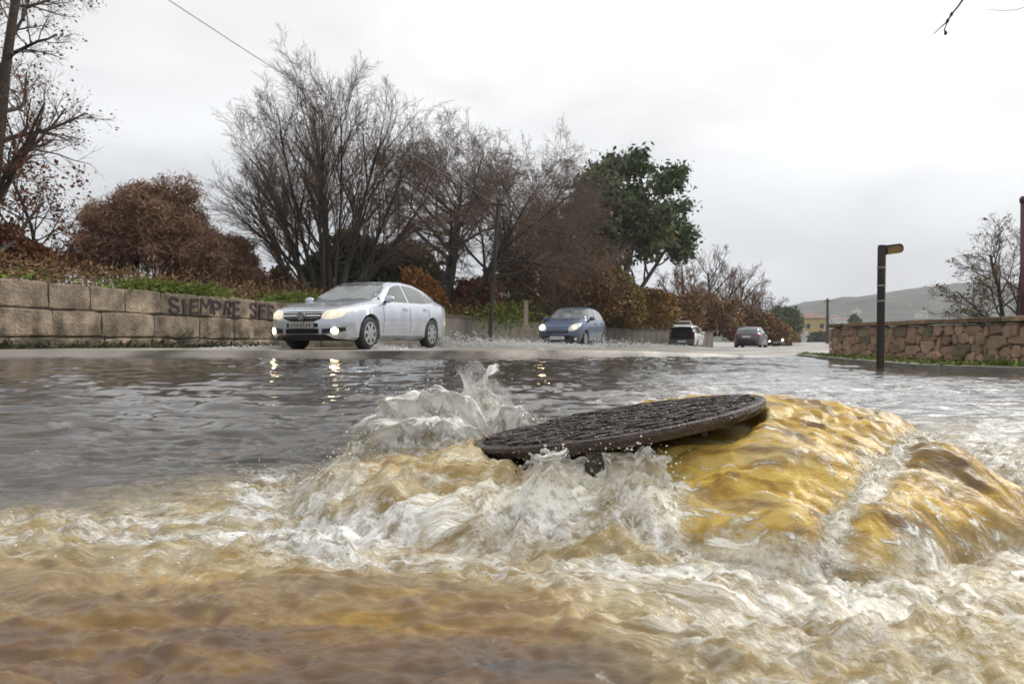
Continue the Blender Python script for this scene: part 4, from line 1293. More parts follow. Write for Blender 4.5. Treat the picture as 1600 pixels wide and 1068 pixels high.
        if 'fog' in S:
            for sg in (1, -1):
                u0, z0, rr = sg * S['fog'][0], S['fog'][1], S['fog'][2]
                cc = [(u0 - rr, z0 - .004, z0 + .004)] + [(u0 + rr * math.cos(q), z0 - rr * math.sin(q), z0 + rr * math.sin(q)) for q in np.linspace(2.7, .44, 7)] + [(u0 + rr, z0 - .004, z0 + .004)]
                panel('fog_lamp', cc, 'f', S['foglit'], lift=.016, nz=5)
        if 'badge' in S:
            z0, rr = S['badge']
            h_ = bvh.ray_cast(Vector((-9, 0, z0)), Vector((1, 0, 0)))[0]
            mm = MB(); Mx = Matrix.Translation((h_.x - .03, 0, z0)) @ Matrix.Rotation(-math.pi / 2, 4, 'Y')
            if S.get('chev'):
                for dz_ in (.035, -.025):
                    for sg in (1, -1):
                        mm.box((h_.x - .018, sg * .045, z0 + dz_), (.02, .11, .028), M=Matrix.Rotation(-sg * .6, 3, 'X'))
            else:
                mm.lathe([(rr, -.012), (rr, .012), (rr * .82, .012), (rr * .82, -.012)], 20, Mx, closed=True)
                for (ya, za), (yb, zb) in (((-.6, .6), (-.15, -.7)), ((-.15, -.7), (0, -.1)), ((0, -.1), (.15, -.7)), ((.15, -.7), (.6, .6)), ((-.25, .75), (0, .15)), ((0, .15), (.25, .75))):
                    p_a, p_b = Vector((h_.x - .03, ya * rr, z0 + za * rr)), Vector((h_.x - .03, yb * rr, z0 + zb * rr))
                    mm.tube([p_a, p_b], rr * .10, 6)
            mm.build('badge', M_CHROME, root)
        if 'fplate' in S:
            z0 = S['fplate']
            h_ = bvh.ray_cast(Vector((-9, 0, z0)), Vector((1, 0, 0)))[0]
            mm = MB(); mm.box((h_.x - .022, 0, z0), (.03, .52, .11)); mm.cur = 1; rr_ = random.Random(S['L'] * 100)
            for k in range(7):
                y_ = -.19 + k * .062 + (.02 if k > 3 else 0)
                mm.box((h_.x - .0385, y_, z0), (.004, .014, .07)); mm.box((h_.x - .0385, y_ + .018, z0 + rr_.choice((-.028, 0, .028))), (.004, .024, .014))
            mm.build('number_plate', [S.get('platem', M_PLATE), M_PTXT], root)
    # tail
    if S.get('tail'):
        for nm, pl, m in S['tail']:
            panel(nm, cols(pl, 10), 'r', m, lift=.010, nz=5)
            if nm == 'tail_light': panel(nm, cols(mir(pl), 10), 'r', m, lift=.010, nz=5)
        if 'rplate' in S:
            z0 = S['rplate']
            h_ = bvh.ray_cast(Vector((9, 0, z0)), Vector((-1, 0, 0)))[0]
            if h_ is not None:
                mm = MB(); mm.box((h_.x + .02, 0, z0), (.03, .54, .13)); mm.build('number_plate', M_PLATE, root, bevel=.006)
    # mirrors
    mx_, mz_ = S['mir']
    for sg in (1, -1):
        yb = W_ * .93
        mm = MB(); n_ = 12
        for a_ in range(1):
            prof = [(.001, -.10), (.055, -.085), (.085, -.03), (.09, .03), (.07, .09), (.04, .105), (.001, .108)]
            mm.lathe(prof, 14, Matrix.Translation((mx_ - L_ / 2, sg * (yb + .115), mz_)) @ Matrix.Rotation(math.pi / 2 * sg, 4, 'X') @ Matrix.Diagonal((.75, .80, 1, 1)))
        mo = mm.build('mirror', S['paint'], root, smooth=True)
        mm = MB(); mm.box((mx_ - L_ / 2 + .02, sg * (yb + .01), mz_ - .055), (.07, .16, .04)); mm.build('mirror_arm', M_BLACK, mo)
    # underside and wheel wells
    mm = MB(); yi = W_ - .27
    mm.box((0, 0, .40), (L_ - .5, 2 * yi, .44)); mm.box(((S['ax'][0] + S['ax'][1]) / 2 - L_ / 2, 0, .34), (S['ax'][1] - S['ax'][0] - 2 * R_ - .04, 2 * W_ * .90, .25))
    mm.box((.30 - L_ / 2 + .05, 0, .34), (.42, 2 * W_ * .78, .20)); mm.box((L_ / 2 - .35, 0, .40), (.42, 2 * W_ * .80, .22))
    mm.build('underbody', M_BLACK, root)
    # wheels
    for xw in S['ax']:
        for sg in (1, -1):
            Mx = Matrix.Translation((xw - L_ / 2, sg * (W_ - .125), S['R'])) @ Matrix.Rotation(-sg * math.pi / 2, 4, 'X')
            we = bpy.data.objects.new('wheel', None); we.empty_display_size = .1; link(we, root)
            r_ = S['R']
            mm = MB(); mm.lathe([(r_ * .66, -.10), (r_ * .90, -.105), (r_ * .985, -.085), (r_, -.05), (r_, .05), (r_ * .985, .085), (r_ * .90, .105), (r_ * .66, .10)], 32, Mx)
            mm.build('tyre', M_TYRE, we, smooth=True, angle=.9)
            mm = MB(); mm.lathe([(r_ * .68, .090), (r_ * .68, .104), (r_ * .60, .104), (r_ * .57, .06), (r_ * .57, .0)], 28, Mx)
            mm.lathe([(r_ * .16, .10), (r_ * .13, .112), (.005, .112)], 14, Mx)
            ns_ = S.get('spokes', 5)
            for k in range(ns_):
                q = 2 * math.pi * k / ns_ + .3
                M2 = Mx @ Matrix.Rotation(q, 4, 'Z')
                a_, b2 = r_ * .13, r_ * .62
                mm.add([M2 @ Vector(v_) for v_ in ((a_, -.045, .085), (a_, .045, .085), (b2, .034, .08), (b2, -.034, .08), (a_, -.04, .112), (a_, .04, .112), (b2, .030, .102), (b2, -.030, .102))],
                       [(0, 3, 2, 1), (4, 5, 6, 7), (0, 1, 5, 4), (1, 2, 6, 5), (2, 3, 7, 6), (3, 0, 4, 7)])
            mm.build('rim', M_ALLOY, we, smooth=True, angle=.6)
    return root, body, bvh


M_SILVER = paint('silver_paint', (.55, .59, .65), .50, .22)
M_BLUE = paint('slate_blue_paint', (.055, .095, .170), .30, .22)
M_WHITE = paint('white_paint', (.78, .77, .75), .0, .3)
M_DARKC = paint('dark_plum_paint', (.075, .062, .085), .3, .3)
M_NIGHT = paint('dark_grey_paint', (.10, .10, .105), .3, .3)

SEDAN = dict(trim=.52, trimm=M_SILVER, L=4.77, W=1.82, R=.325, ax=(.93, 3.64), paint=M_SILVER, tum=.44, spokes=7,
    top=[(0, .62), (.03, .70), (.10, .745), (.35, .83), (.8, .92), (1.15, .97), (1.28, 1.0), (1.65, 1.20), (2.0, 1.375), (2.25, 1.44), (2.7, 1.47), (3.2, 1.445), (3.55, 1.37), (3.9, 1.23), (4.2, 1.11), (4.4, 1.085), (4.62, 1.06), (4.70, .98), (4.77, .80)],
    belt=[(0, .58), (.10, .70), (.4, .79), (1.2, .915), (2.5, .95), (3.8, .99), (4.3, 1.0), (4.65, .96), (4.77, .76)],
    bot=[(0, .30), (.08, .22), (.5, .19), (4.2, .20), (4.6, .27), (4.77, .36)],
    wf=[(0, .60), (.03, .70), (.10, .81), (.22, .90), (.45, .965), (.9, 1), (3.7, 1), (4.2, .965), (4.5, .91), (4.68, .82), (4.75, .70), (4.77, .62)],
    ws=[(-.76, .995, 1.03), (-.66, .995, 1.22), (-.565, .99, 1.375), (0, .985, 1.415), (.565, .99, 1.375), (.66, .995, 1.22), (.76, .995, 1.03)],
    rw=[(-.70, 1.13, 1.16), (-.52, 1.12, 1.36), (.52, 1.12, 1.36), (.70, 1.13, 1.16)],
    side=[[(1.60, .985, 1.00), (1.80, .985, 1.13), (2.05, .985, 1.285), (2.28, .99, 1.345), (2.52, .99, 1.365)],
          [(2.60, .995, 1.368), (2.95, 1.00, 1.36), (3.22, 1.005, 1.32), (3.40, 1.01, 1.26), (3.45, 1.015, 1.23)],
          [(3.50, 1.02, 1.215), (3.60, 1.03, 1.165), (3.78, 1.05, 1.065)]],
    seams=[(1.42, .33, .93), (2.55, .30, .96), (3.46, .62, .98)], handles=[(2.36, .84), (3.30, .87)], sill_shade=M_BLACK, lens=M_LENSLIT, platem=M_PLATEG,  # black sill: the shade below the doors put into the colour
    head=[(.43, .60, .68), (.50, .575, .735), (.66, .585, .755), (.76, .62, .775), (.80, .68, .79)], bulb=(.625, .672, .060), lit=(M_GLOWS, M_GLOWS),
    fpan=[('grille', [(-.46, .66, .70), (-.40, .585, .715), (-.25, .535, .72), (.25, .535, .72), (.40, .585, .715), (.46, .66, .70)], M_BLACK),
          ('plate_recess', [(-.34, .43, .505), (.34, .43, .505)], M_BLACK),
          ('lower_intake', [(-.36, .285, .40), (-.33, .275, .405), (.33, .275, .405), (.36, .285, .40)], M_BLACK),
          ('fog_recess', [(.43, .31, .40), (.70, .33, .42), (.80, .37, .43)], M_BLACK), ('fog_recess', [(-.80, .37, .43), (-.70, .33, .42), (-.43, .31, .40)], M_BLACK)],
    bars=[(.60, .37), (.64, .41), (.685, .43)], badge=(.635, .082), fplate=.470, fog=(.66, .365, .055), foglit=M_GLOW, mir=(1.55, 1.02))
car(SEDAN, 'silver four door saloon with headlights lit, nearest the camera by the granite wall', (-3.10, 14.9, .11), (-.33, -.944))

HATCH = dict(L=3.85, W=1.67, R=.30, ax=(.72, 3.17), paint=M_BLUE, tum=.40, spokes=6,
    top=[(0, .62), (.03, .71), (.12, .80), (.4, .92), (.7, 1.00), (.88, 1.05), (1.2, 1.24), (1.55, 1.42), (1.9, 1.50), (2.3, 1.52), (2.8, 1.49), (3.2, 1.41), (3.48, 1.28), (3.62, 1.10), (3.72, .98), (3.80, .88), (3.85, .70)],
    belt=[(0, .58), (.12, .74), (.4, .84), (.9, .93), (2.2, .97), (3.2, 1.02), (3.6, 1.0), (3.78, .86), (3.85, .68)],
    bot=[(0, .28), (.08, .21), (.4, .19), (3.4, .20), (3.7, .27), (3.85, .36)],
    wf=[(0, .55), (.03, .66), (.10, .79), (.22, .89), (.45, .96), (.8, 1), (3.1, 1), (3.5, .95), (3.7, .87), (3.82, .75), (3.85, .66)],
    ws=[(-.70, 1.06, 1.08), (-.60, 1.055, 1.28), (-.51, 1.05, 1.41), (0, 1.04, 1.455), (.51, 1.05, 1.41), (.60, 1.055, 1.28), (.70, 1.06, 1.08)],
    rw=[(-.56, 1.06, 1.3), (.56, 1.06, 1.3)],
    side=[[(1.22, 1.0, 1.03), (1.45, 1.0, 1.20), (1.7, 1.0, 1.36), (1.95, 1.005, 1.42), (2.10, 1.005, 1.425)], [(2.17, 1.01, 1.425), (2.6, 1.02, 1.41), (2.9, 1.04, 1.35), (3.15, 1.08, 1.22)]],
    seams=[(1.12, .33, .96), (2.13, .3, .98), (3.0, .66, 1.02)], handles=[(1.98, .87), (2.86, .91)],
    head=[(.40, .62, .72), (.48, .60, .80), (.60, .62, .85), (.69, .68, .88), (.74, .76, .88)], bulb=(.585, .72, .09), lit=(M_GLOW, M_GLOWS),
    fpan=[('grille', [(-.40, .54, .60), (-.3, .52, .62), (.3, .52, .62), (.40, .54, .60)], M_BLACK), ('lower_intake', [(-.60, .27, .42), (-.4, .25, .46), (.4, .25, .46), (.60, .27, .42)], M_BLACK)],
    bars=[(.585, .30)], badge=(.70, .07), chev=True, fplate=.37, fog=(.62, .33, .04), foglit=M_LENS, mir=(1.25, 1.05))
car(HATCH, 'small slate blue hatchback with one headlight blazing, driving through spray', (2.28, 25.2, -.02), (-.38, -.925))

MPV = dict(L=4.15, W=1.74, R=.31, ax=(.80, 3.32), paint=M_WHITE, tum=.30, front=False, open=True, spokes=5,
    top=[(0, .62), (.05, .76), (.3, .90), (.8, 1.02), (1.2, 1.28), (1.6, 1.50), (2.0, 1.58), (3.2, 1.60), (3.8, 1.57), (4.0, 1.53), (4.10, 1.50), (4.15, 1.47)],
    belt=[(0, .58), (.3, .82), (.9, .94), (3.8, 1.0), (4.15, .98)], bot=[(0, .3), (.1, .22), (.5, .2), (3.6, .22), (4.0, .28), (4.15, .34)],
    wf=[(0, .6), (.1, .82), (.4, .96), (.8, 1), (3.5, 1), (4.0, .96), (4.15, .93)],
    side=[[(1.55, 1.02, 1.1), (1.9, 1.02, 1.40), (2.2, 1.02, 1.46)], [(2.28, 1.03, 1.46), (3.0, 1.03, 1.47), (3.2, 1.03, 1.45)], [(3.28, 1.04, 1.44), (3.7, 1.06, 1.38), (3.85, 1.1, 1.3)]],
    seams=[(1.35, .33, .96), (2.24, .3, .98), (3.2, .66, 1.0)], handles=[(2.05, .88), (3.05, .9)], mir=(1.45, 1.08))
rt, bd, bv = car(MPV, 'white car seen from behind with its tailgate raised over a dark boot', (11.85, 46.0, -.39), (.42, .907))
hx = MPV['L'] / 2
mb = MB()
for c_, s_ in (((hx - .30, 0, .70), (.50, 1.36, .04)), ((hx - .56, 0, 1.05), (.04, 1.36, .75)), ((hx - .30, .68, 1.05), (.50, .03, .74)), ((hx - .30, -.68, 1.05), (.50, .03, .74))):
    mb.box(c_, s_)
mb.build('boot_lining', M_BLACK, rt)
mb = MB(); mb.box((hx - .02, 0, .50), (.12, 1.52, .34)); mb.build('rear_bumper', M_NIGHT, rt, bevel=.04)
mb = MB(); mb.box((hx + .045, 0, .52), (.02, .54, .12)); mb.build('number_plate', M_PLATE, rt)
for sg in (1, -1):
    mb = MB(); mb.box((hx - .01, sg * .76, .95), (.10, .10, .40), 0); mb.build('tail_light', M_RED, rt, bevel=.02)
M_gate = Matrix.Rotation(math.radians(-14), 3, 'Y')
mb = MB(); mb.box((hx + .36, 0, 1.70), (.92, 1.34, .07), M=M_gate); tg = mb.build('tailgate', M_WHITE, rt, bevel=.03)
mb = MB(); mb.box((hx + .30, 0, 1.655), (.50, 1.1, .03), M=M_gate); mb.build('tailgate_glass', M_GLASS, tg)
for sg in (1, -1):
    mb = MB(); mb.tube([(hx - .1, sg * .6, 1.30), (hx + .42, sg * .58, 1.66)], .018, 6); mb.build('gas_strut', M_BLACK, rt)

REAR = dict(L=4.2, W=1.76, R=.31, ax=(.85, 3.43), paint=M_DARKC, tum=.36, front=False, spokes=5,
    top=[(0, .62), (.05, .74), (.35, .88), (.9, 1.0), (1.3, 1.24), (1.7, 1.42), (2.1, 1.48), (3.0, 1.47), (3.5, 1.40), (3.78, 1.26), (3.98, 1.06), (4.10, .98), (4.17, .88), (4.2, .70)],
    belt=[(0, .58), (.3, .80), (.9, .93), (3.4, 1.0), (4.0, .98), (4.17, .85), (4.2, .68)], bot=[(0, .3), (.1, .22), (.5, .2), (3.7, .22), (4.05, .28), (4.2, .36)],
    wf=[(0, .6), (.1, .82), (.4, .96), (.8, 1), (3.4, 1), (3.8, .965), (4.05, .89), (4.17, .77), (4.2, .68)],
    ws=[(-.6, 1.03, 1.3), (.6, 1.03, 1.3)], rw=[(-.66, 1.06, 1.12), (-.54, 1.05, 1.33), (.54, 1.05, 1.33), (.66, 1.06, 1.12)],
    side=[[(1.55, 1.0, 1.1), (1.9, 1.0, 1.34), (2.25, 1.0, 1.39)], [(2.33, 1.01, 1.39), (2.9, 1.02, 1.38), (3.3, 1.04, 1.25)]],
    seams=[(1.4, .33, .95), (2.29, .3, .98)], handles=[(2.1, .87), (3.0, .9)], mir=(1.45, 1.05), rplate=.80,
    tail=[('tail_light', [(.60, .76, .96), (.70, .76, 1.0), (.78, .78, 1.02)], M_RED), ('rear_bumper', [(-.74, .36, .58), (.74, .36, .58)], M_BLACK)])
car(REAR, 'dark plum hatchback seen from behind driving away beyond the open white car', (16.3, 46.5, -.37), (.46, .888))

FAR = dict(REAR); FAR.update(paint=M_NIGHT, front=True, head=[(.42, .60, .70), (.52, .59, .76), (.70, .62, .80), (.78, .68, .82)], bulb=(.62, .68, .15), lit=(M_GLOW, M_GLOW),
    fpan=[('grille', [(-.4, .52, .64), (.4, .52, .64)], M_BLACK), ('lower_intake', [(-.5, .28, .40), (.5, .28, .40)], M_BLACK)], fplate=.45)
car(FAR, 'far oncoming car with both headlights glaring at the end of the street', (31.0, 80.0, -.60), (-.40, -.917))

# spray thrown up by the wheels, and foam on the road
M_SPRAY = mat('road_spray', (.66, .655, .64), rough=.6, var=.08, bump=0)
def spray(n_, c, length, width, height, dirv, seed, r0=.0035, r1=.018):
    n_ = int(n_ * 2.4)
    rr_ = np.random.default_rng(seed)
    t_ = rr_.random(n_) ** .8; s_ = rr_.normal(0, 1, n_)
    dv = np.array(dirv) / np.linalg.norm(dirv); nv = np.array((-dv[1], dv[0]))
    xy = np.array(c)[:2] + np.outer(t_ * length, dv) + np.outer(s_ * width * (.4 + t_), nv)
    z = c[2] + np.abs(rr_.normal(0, height, n_)) * (1.15 - t_) - .02
    cent = np.stack([xy[:, 0], xy[:, 1], z], -1)
    return cent, r0 + (r1 - r0) * rr_.random(n_) ** 2.5
def spray_thing(parts, label):
    parts = [p for p in parts]
    c = np.concatenate([p[0] for p in parts]); r_ = np.concatenate([p[1] for p in parts])
    rr_ = np.random.default_rng(1)
    v, f = beads(c, r_, np.stack([1 + 1.2 * rr_.random(len(c)), 1 + 1.2 * rr_.random(len(c)), .4 + .6 * rr_.random(len(c))], -1))
    tag(np_mesh('tyre_spray', v, f, M_SPRAY), label, 'spray', kind='stuff')
spray_thing([spray(1500, (-4.4, 13.3, .12), 2.6, .16, .045, (-.9, .5), 1), spray(900, (-3.05, 13.6, .12), 1.0, .22, .07, (.8, -.15), 2), spray(4200, (-2.2, 16.9, .10), 4.6, .30, .16, (.96, .25), 3), spray(700, (-2.5, 14.6, .12), 1.7, .10, .06, (.3, .95), 4)],
            'white spray churned up round the wheels of the silver saloon')
spray_thing([spray(3000, (1.2, 23.4, .0), 4.6, .24, .13, (-.95, .1), 5), spray(3400, (2.7, 23.4, .0), 4.2, .25, .13, (.95, .25), 6), spray(900, (2.9, 24.4, .0), 2.0, .14, .10, (.4, .9), 7)],
            'white spray fanning out beside the wheels of the blue hatchback')
# ================================================================ trees and shrubs
def _norm(v):
    l_ = math.sqrt(v[0] ** 2 + v[1] ** 2 + v[2] ** 2) or 1.0
    return (v[0] / l_, v[1] / l_, v[2] / l_)


def grow(rg, p, d, Ln, r, lv, P, out):
    n_ = P['seg'][lv]; wob = P['wob'][lv]; up = P['up'][lv]
    pts, rad, dirs = [p], [r], [d]
    st = Ln / n_; tip = P['tip'][lv]
    for i in range(n_):
        d = _norm((d[0] + rg.gauss(0, wob), d[1] + rg.gauss(0, wob), d[2] + rg.gauss(0, wob) + up))
        p = (p[0] + d[0] * st, p[1] + d[1] * st, p[2] + d[2] * st)
        pts.append(p); rad.append(r * (1 - (i + 1) / n_ * (1 - tip))); dirs.append(d)
    out.setdefault(lv, []).append((pts, rad))
    if lv + 1 >= P['levels']:
        out.setdefault('ends', []).append(p)
        return
    nc = P['n'][lv]; s0 = P['start'][lv]
    for k in range(nc):
        t = s0 + (1 - s0) * (k + rg.random()) / nc
        f = t * n_; i = min(int(f), n_ - 1); u = f - i
        q = tuple(pts[i][a] + (pts[i + 1][a] - pts[i][a]) * u for a in range(3))
        dd = dirs[i + 1]
        # random perpendicular
        a = (rg.gauss(0, 1), rg.gauss(0, 1), rg.gauss(0, 1))
        dt = a[0] * dd[0] + a[1] * dd[1] + a[2] * dd[2]
        a = _norm((a[0] - dt * dd[0], a[1] - dt * dd[1], a[2] - dt * dd[2]))
        an = P['ang'][lv] * rg.uniform(.6, 1.35)
        c_, s_ = math.cos(an), math.sin(an)
        nd = (dd[0] * c_ + a[0] * s_, dd[1] * c_ + a[1] * s_, dd[2] * c_ + a[2] * s_)
        rr = rad[i] + (rad[i + 1] - rad[i]) * u
        grow(rg, q, nd, Ln * P['lr'][lv] * rg.uniform(.7, 1.25) * (1.15 - .55 * t), max(rr * P['rr'][lv], P['rmin']), lv + 1, P, out)


def tubes(polys, sides):
    """polylines of any length -> verts, quads (no caps: the ends taper out)"""
    groups = {}
    for pts, rad in polys: groups.setdefault(len(pts), []).append((pts, rad))
    V_, F_, off = [], [], 0
    q = np.arange(sides) * 2 * np.pi / sides
    for n_, lst in groups.items():
        Pn = np.array([a for a, _ in lst]); Rn = np.array([b_ for _, b_ in lst])
        T = np.empty_like(Pn); T[:, 1:-1] = Pn[:, 2:] - Pn[:, :-2]; T[:, 0] = Pn[:, 1] - Pn[:, 0]; T[:, -1] = Pn[:, -1] - Pn[:, -2]
        T /= np.linalg.norm(T, axis=-1, keepdims=True) + 1e-9
        ref = np.where(np.abs(T[:, :1, 2:3]) < .8, np.array([[[0, 0, 1.]]]), np.array([[[1., 0, 0]]]))
        U = np.cross(T, np.broadcast_to(ref, T.shape)); U /= np.linalg.norm(U, axis=-1, keepdims=True) + 1e-9
        Wv = np.cross(T, U)
        v = Pn[:, :, None] + (U[:, :, None] * np.cos(q)[None, None, :, None] + Wv[:, :, None] * np.sin(q)[None, None, :, None]) * Rn[:, :, None, None]
        B_ = len(lst)
        base_ = (np.arange(B_) * n_ * sides)[:, None, None] + (np.arange(n_ - 1) * sides)[None, :, None]
        j = np.arange(sides)[None, None, :]; j2 = (np.arange(sides) + 1)[None, None, :] % sides
        f = np.stack([base_ + j, base_ + j2, base_ + sides + j2, base_ + sides + j], -1).reshape(-1, 4) + off
        V_.append(v.reshape(-1, 3)); F_.append(f); off += v.size // 3
    return np.concatenate(V_), np.concatenate(F_)


def leaves(cent, size, seed, flat=0.0, elong=2.0, droop=0.0):
    rr_ = np.random.default_rng(seed); n_ = len(cent)
    a = rr_.normal(size=(n_, 3)); a[:, 2] = a[:, 2] * (1 - flat) - droop; a /= np.linalg.norm(a, axis=1, keepdims=True)
    b_ = rr_.normal(size=(n_, 3)); b_ -= (b_ * a).sum(1, keepdims=True) * a; b_ /= np.linalg.norm(b_, axis=1, keepdims=True)
    s_ = size * (.4 + 1.5 * rr_.random(n_) ** 2)[:, None]
    nrm_ = np.cross(a, b_)
    v = np.stack([cent - a * s_ * elong * .5, cent + b_ * s_ * .5 + nrm_ * s_ * .12, cent + a * s_ * elong * .5, cent - b_ * s_ * .5 + nrm_ * s_ * .12], 1)
    f = np.arange(n_ * 4).reshape(-1, 4)
    tone = np.repeat(rr_.random(n_), 4)
    return v.reshape(-1, 3), f, tone


def leafmat(name, c1, c2, c3=None):
    m_, nt, b = nodes(name)
    N, L = nt.nodes.new, nt.links.new
    a = N('ShaderNodeAttribute'); a.attribute_name = 'tone'
    r = N('ShaderNodeValToRGB'); e = r.color_ramp.elements
    e[0].color = (*c1, 1); e[1].color = (*c2, 1)
    if c3: q = r.color_ramp.elements.new(.8); q.color = (*c2, 1); e[-1].color = (*c3, 1)
    L(a.outputs['Fac'], r.inputs['Fac']); L(r.outputs['Color'], b.inputs['Base Color'])
    b.inputs['Roughness'].default_value = .6; b.inputs['Specular IOR Level'].default_value = .2
    return m_


M_BARK = mat('dark_wet_bark', (0.045, 0.036, 0.028), rough=.75, var=.5, scale=3, bump=.5, bscale=12, stretch=(1, 1, .25))
M_BARKG = mat('grey_bark', (0.075, 0.066, 0.056), rough=.8, var=.4, scale=3, bump=.5, bscale=12, stretch=(1, 1, .25))
M_TW1 = mat('dark_brown_twigs', (0.115, 0.074, 0.050), rough=.8, var=.3, scale=.8, bump=0)
M_TW2 = mat('red_brown_twigs', (0.20, 0.095, 0.052), rough=.8, var=.35, scale=.6, bump=0)
M_TW3 = mat('grey_brown_twigs', (0.155, 0.110, 0.082), rough=.8, var=.3, scale=.8, bump=0)
M_LFRED = leafmat('dead_russet_leaves', (.10, .035, .018), (.22, .085, .035))
M_LFORG = leafmat('orange_dry_leaves', (.22, .09, .025), (.42, .20, .06))
M_LFOCH = leafmat('ochre_leaves', (.13, .095, .025), (.30, .20, .06))
M_LFEUC = leafmat('dark_evergreen_leaves', (.040, .062, .026), (.125, .160, .070), (.22, .25, .13))
M_LFGRN = leafmat('bright_weed_leaves', (.06, .10, .018), (.22, .27, .05))
M_LFDRK = leafmat('dull_green_leaves', (.03, .04, .018), (.07, .08, .032))
M_LFBRN = leafmat('brown_scrub_leaves', (.125, .072, .036), (.32, .195, .092))
M_LFTWG = leafmat('fine_red_twiglets', (.20, .115, .075), (.42, .26, .165))


def plant(name, label, cat, base, P, seed, starts, barkm, twigm, trunk_lv=2, leaf=None, group=None, sides=(9, 6, 4, 3, 3, 3)):
    """starts: list of (direction, length, radius, offset).  leaf: (material, n per end, spread, size, levels)"""
    rg = random.Random(seed)
    root = empty(name, base, 0, label, cat, group)
    out = {}
    for d, Ln, r, o_ in starts: grow(rg, tuple(o_), _norm(d), Ln, r, 0, P, out)
    tv, tf, off = [], [], 0
    cv, cf, coff = [], [], 0
    for lv in range(P['levels']):
        if lv not in out: continue
        v, f = tubes(out[lv], sides[lv])
        if lv < trunk_lv: tv.append(v); tf.append(f + off); off += len(v)
        else: cv.append(v); cf.append(f + coff); coff += len(v)
    np_mesh('trunk', np.concatenate(tv), np.concatenate(tf), barkm, root)
    if cv: np_mesh('crown', np.concatenate(cv), np.concatenate(cf), twigm, root, smooth=False)
    if leaf:
        for lm, n_, sp, sz, frac, extra in leaf:
            rr_ = np.random.default_rng(seed + 3)
            ends = np.array(out['ends'])
            if extra.get('zmax') is not None: ends = ends[ends[:, 2] < extra['zmax']]
            if extra.get('zmin') is not None: ends = ends[ends[:, 2] > extra['zmin']]
            ends = ends[rr_.random(len(ends)) < frac]
            if not len(ends): continue
            c = np.repeat(ends, n_, 0) + rr_.normal(0, sp, (len(ends) * n_, 3)) * np.array([1, 1, extra.get('flatz', .7)])
            v, f, t = leaves(c, sz, seed + 5, elong=extra.get('el', 1.8), droop=extra.get('droop', 0))
            # clump-wise light and dark
            t = .55 * t + .45 * np.repeat(np.repeat(rr_.random(len(ends)), n_), 4)
            np_mesh('foliage', v, f, lm, root, smooth=False, attrs={'tone': t})
    return root


def bz(px, py, d):
    return at(px, py, d)


def vec(deg_side, deg_depth, up=1.0):
    return (math.tan(math.radians(deg_side)) * up, math.tan(math.radians(deg_depth)) * up, up)


# --- 1. tall many-stemmed bare tree behind the silver car
rg = random.Random(2)
b0 = bz(512, 478, 26)
P1 = dict(levels=5, seg=[7, 5, 4, 3, 2], wob=[.045, .07, .10, .14, .2], up=[.014, .02, .03, .02, .01], tip=[.25, .25, .3, .35, .4], n=[13, 8, 6, 4], start=[.20, .12, .12, .1], ang=[.42, .50, .55, .6], lr=[.50, .52, .55, .6], rr=[.55, .55, .58, .65], rmin=.0050)
st = []
for sdg, ln in ((-29, 6.6), (-24, 7.7), (-19, 8.6), (-13, 9.1), (-7, 9.4), (-2, 9.5), (4, 9.5), (9, 9.2), (15, 8.7), (21, 7.9), (27, 7.0)):
    st.append((vec(sdg, rg.uniform(-14, 14)), ln * .79, rg.uniform(.075, .13), (sdg * .022 + rg.uniform(-.1, .1), rg.uniform(-.3, .3), -.4)))
plant('bare_tree', 'tall bare tree fanning out from many stems, rising behind the silver saloon', 'tree', b0, P1, 7, st, M_BARK, M_TW1, 2, group=None)

# --- 2. leaning bare tree with a thick trunk
b0 = bz(686, 492, 33)
P2 = dict(levels=6, seg=[8, 6, 5, 3, 3, 2], wob=[.05, .11, .14, .17, .2, .25], up=[.01, .015, .0, -.005, -.01, 0], tip=[.10, .2, .3, .3, .35, .4], n=[24, 10, 6, 5, 3], start=[.36, .2, .15, .1, .1], ang=[1.05, .7, .65, .65, .6], lr=[.70, .60, .58, .55, .6], rr=[.50, .56, .6, .6, .65], rmin=.006)
plant('bare_tree', 'bare tree with a thick trunk leaning over, its broad ragged crown next to the evergreen', 'tree', b0, P2, 13,
      [(vec(14, 4), 7.6, .40, (0, 0, -.5)), (vec(34, -6), 7.2, .26, (.6, 0, -.4))], M_BARK, M_TW3, 2)

# --- 3. evergreen
b0 = bz(950, 500, 43)
P3 = dict(levels=4, seg=[7, 6, 4, 3], wob=[.05, .10, .14, .2], up=[.02, .04, .03, .02], tip=[.35, .3, .3, .4], n=[7, 6, 5], start=[.35, .3, .2], ang=[.70, .62, .6], lr=[.50, .48, .5], rr=[.55, .55, .55], rmin=.02)
plant('evergreen_tree', 'tall evergreen with dark clumped foliage and gaps of sky, above the blue hatchback', 'tree', b0, P3, 23,
      [(vec(-2, 4), 8.2, .30, (0, 0, -.5)), (vec(13, -5), 8.0, .26, (.5, 0, -.4)), (vec(25, 6), 6.6, .20, (.9, 0, -.4)), (vec(-13, 0), 7.2, .22, (-.5, .3, -.4))], M_BARKG, M_TW1, 2,
      leaf=[(M_LFEUC, 70, .34, .14, .52, dict(zmin=3.6, el=2.2, flatz=.7, droop=.5)), (M_LFBRN, 14, .30, .12, .25, dict(zmax=6.5, el=1.8))])

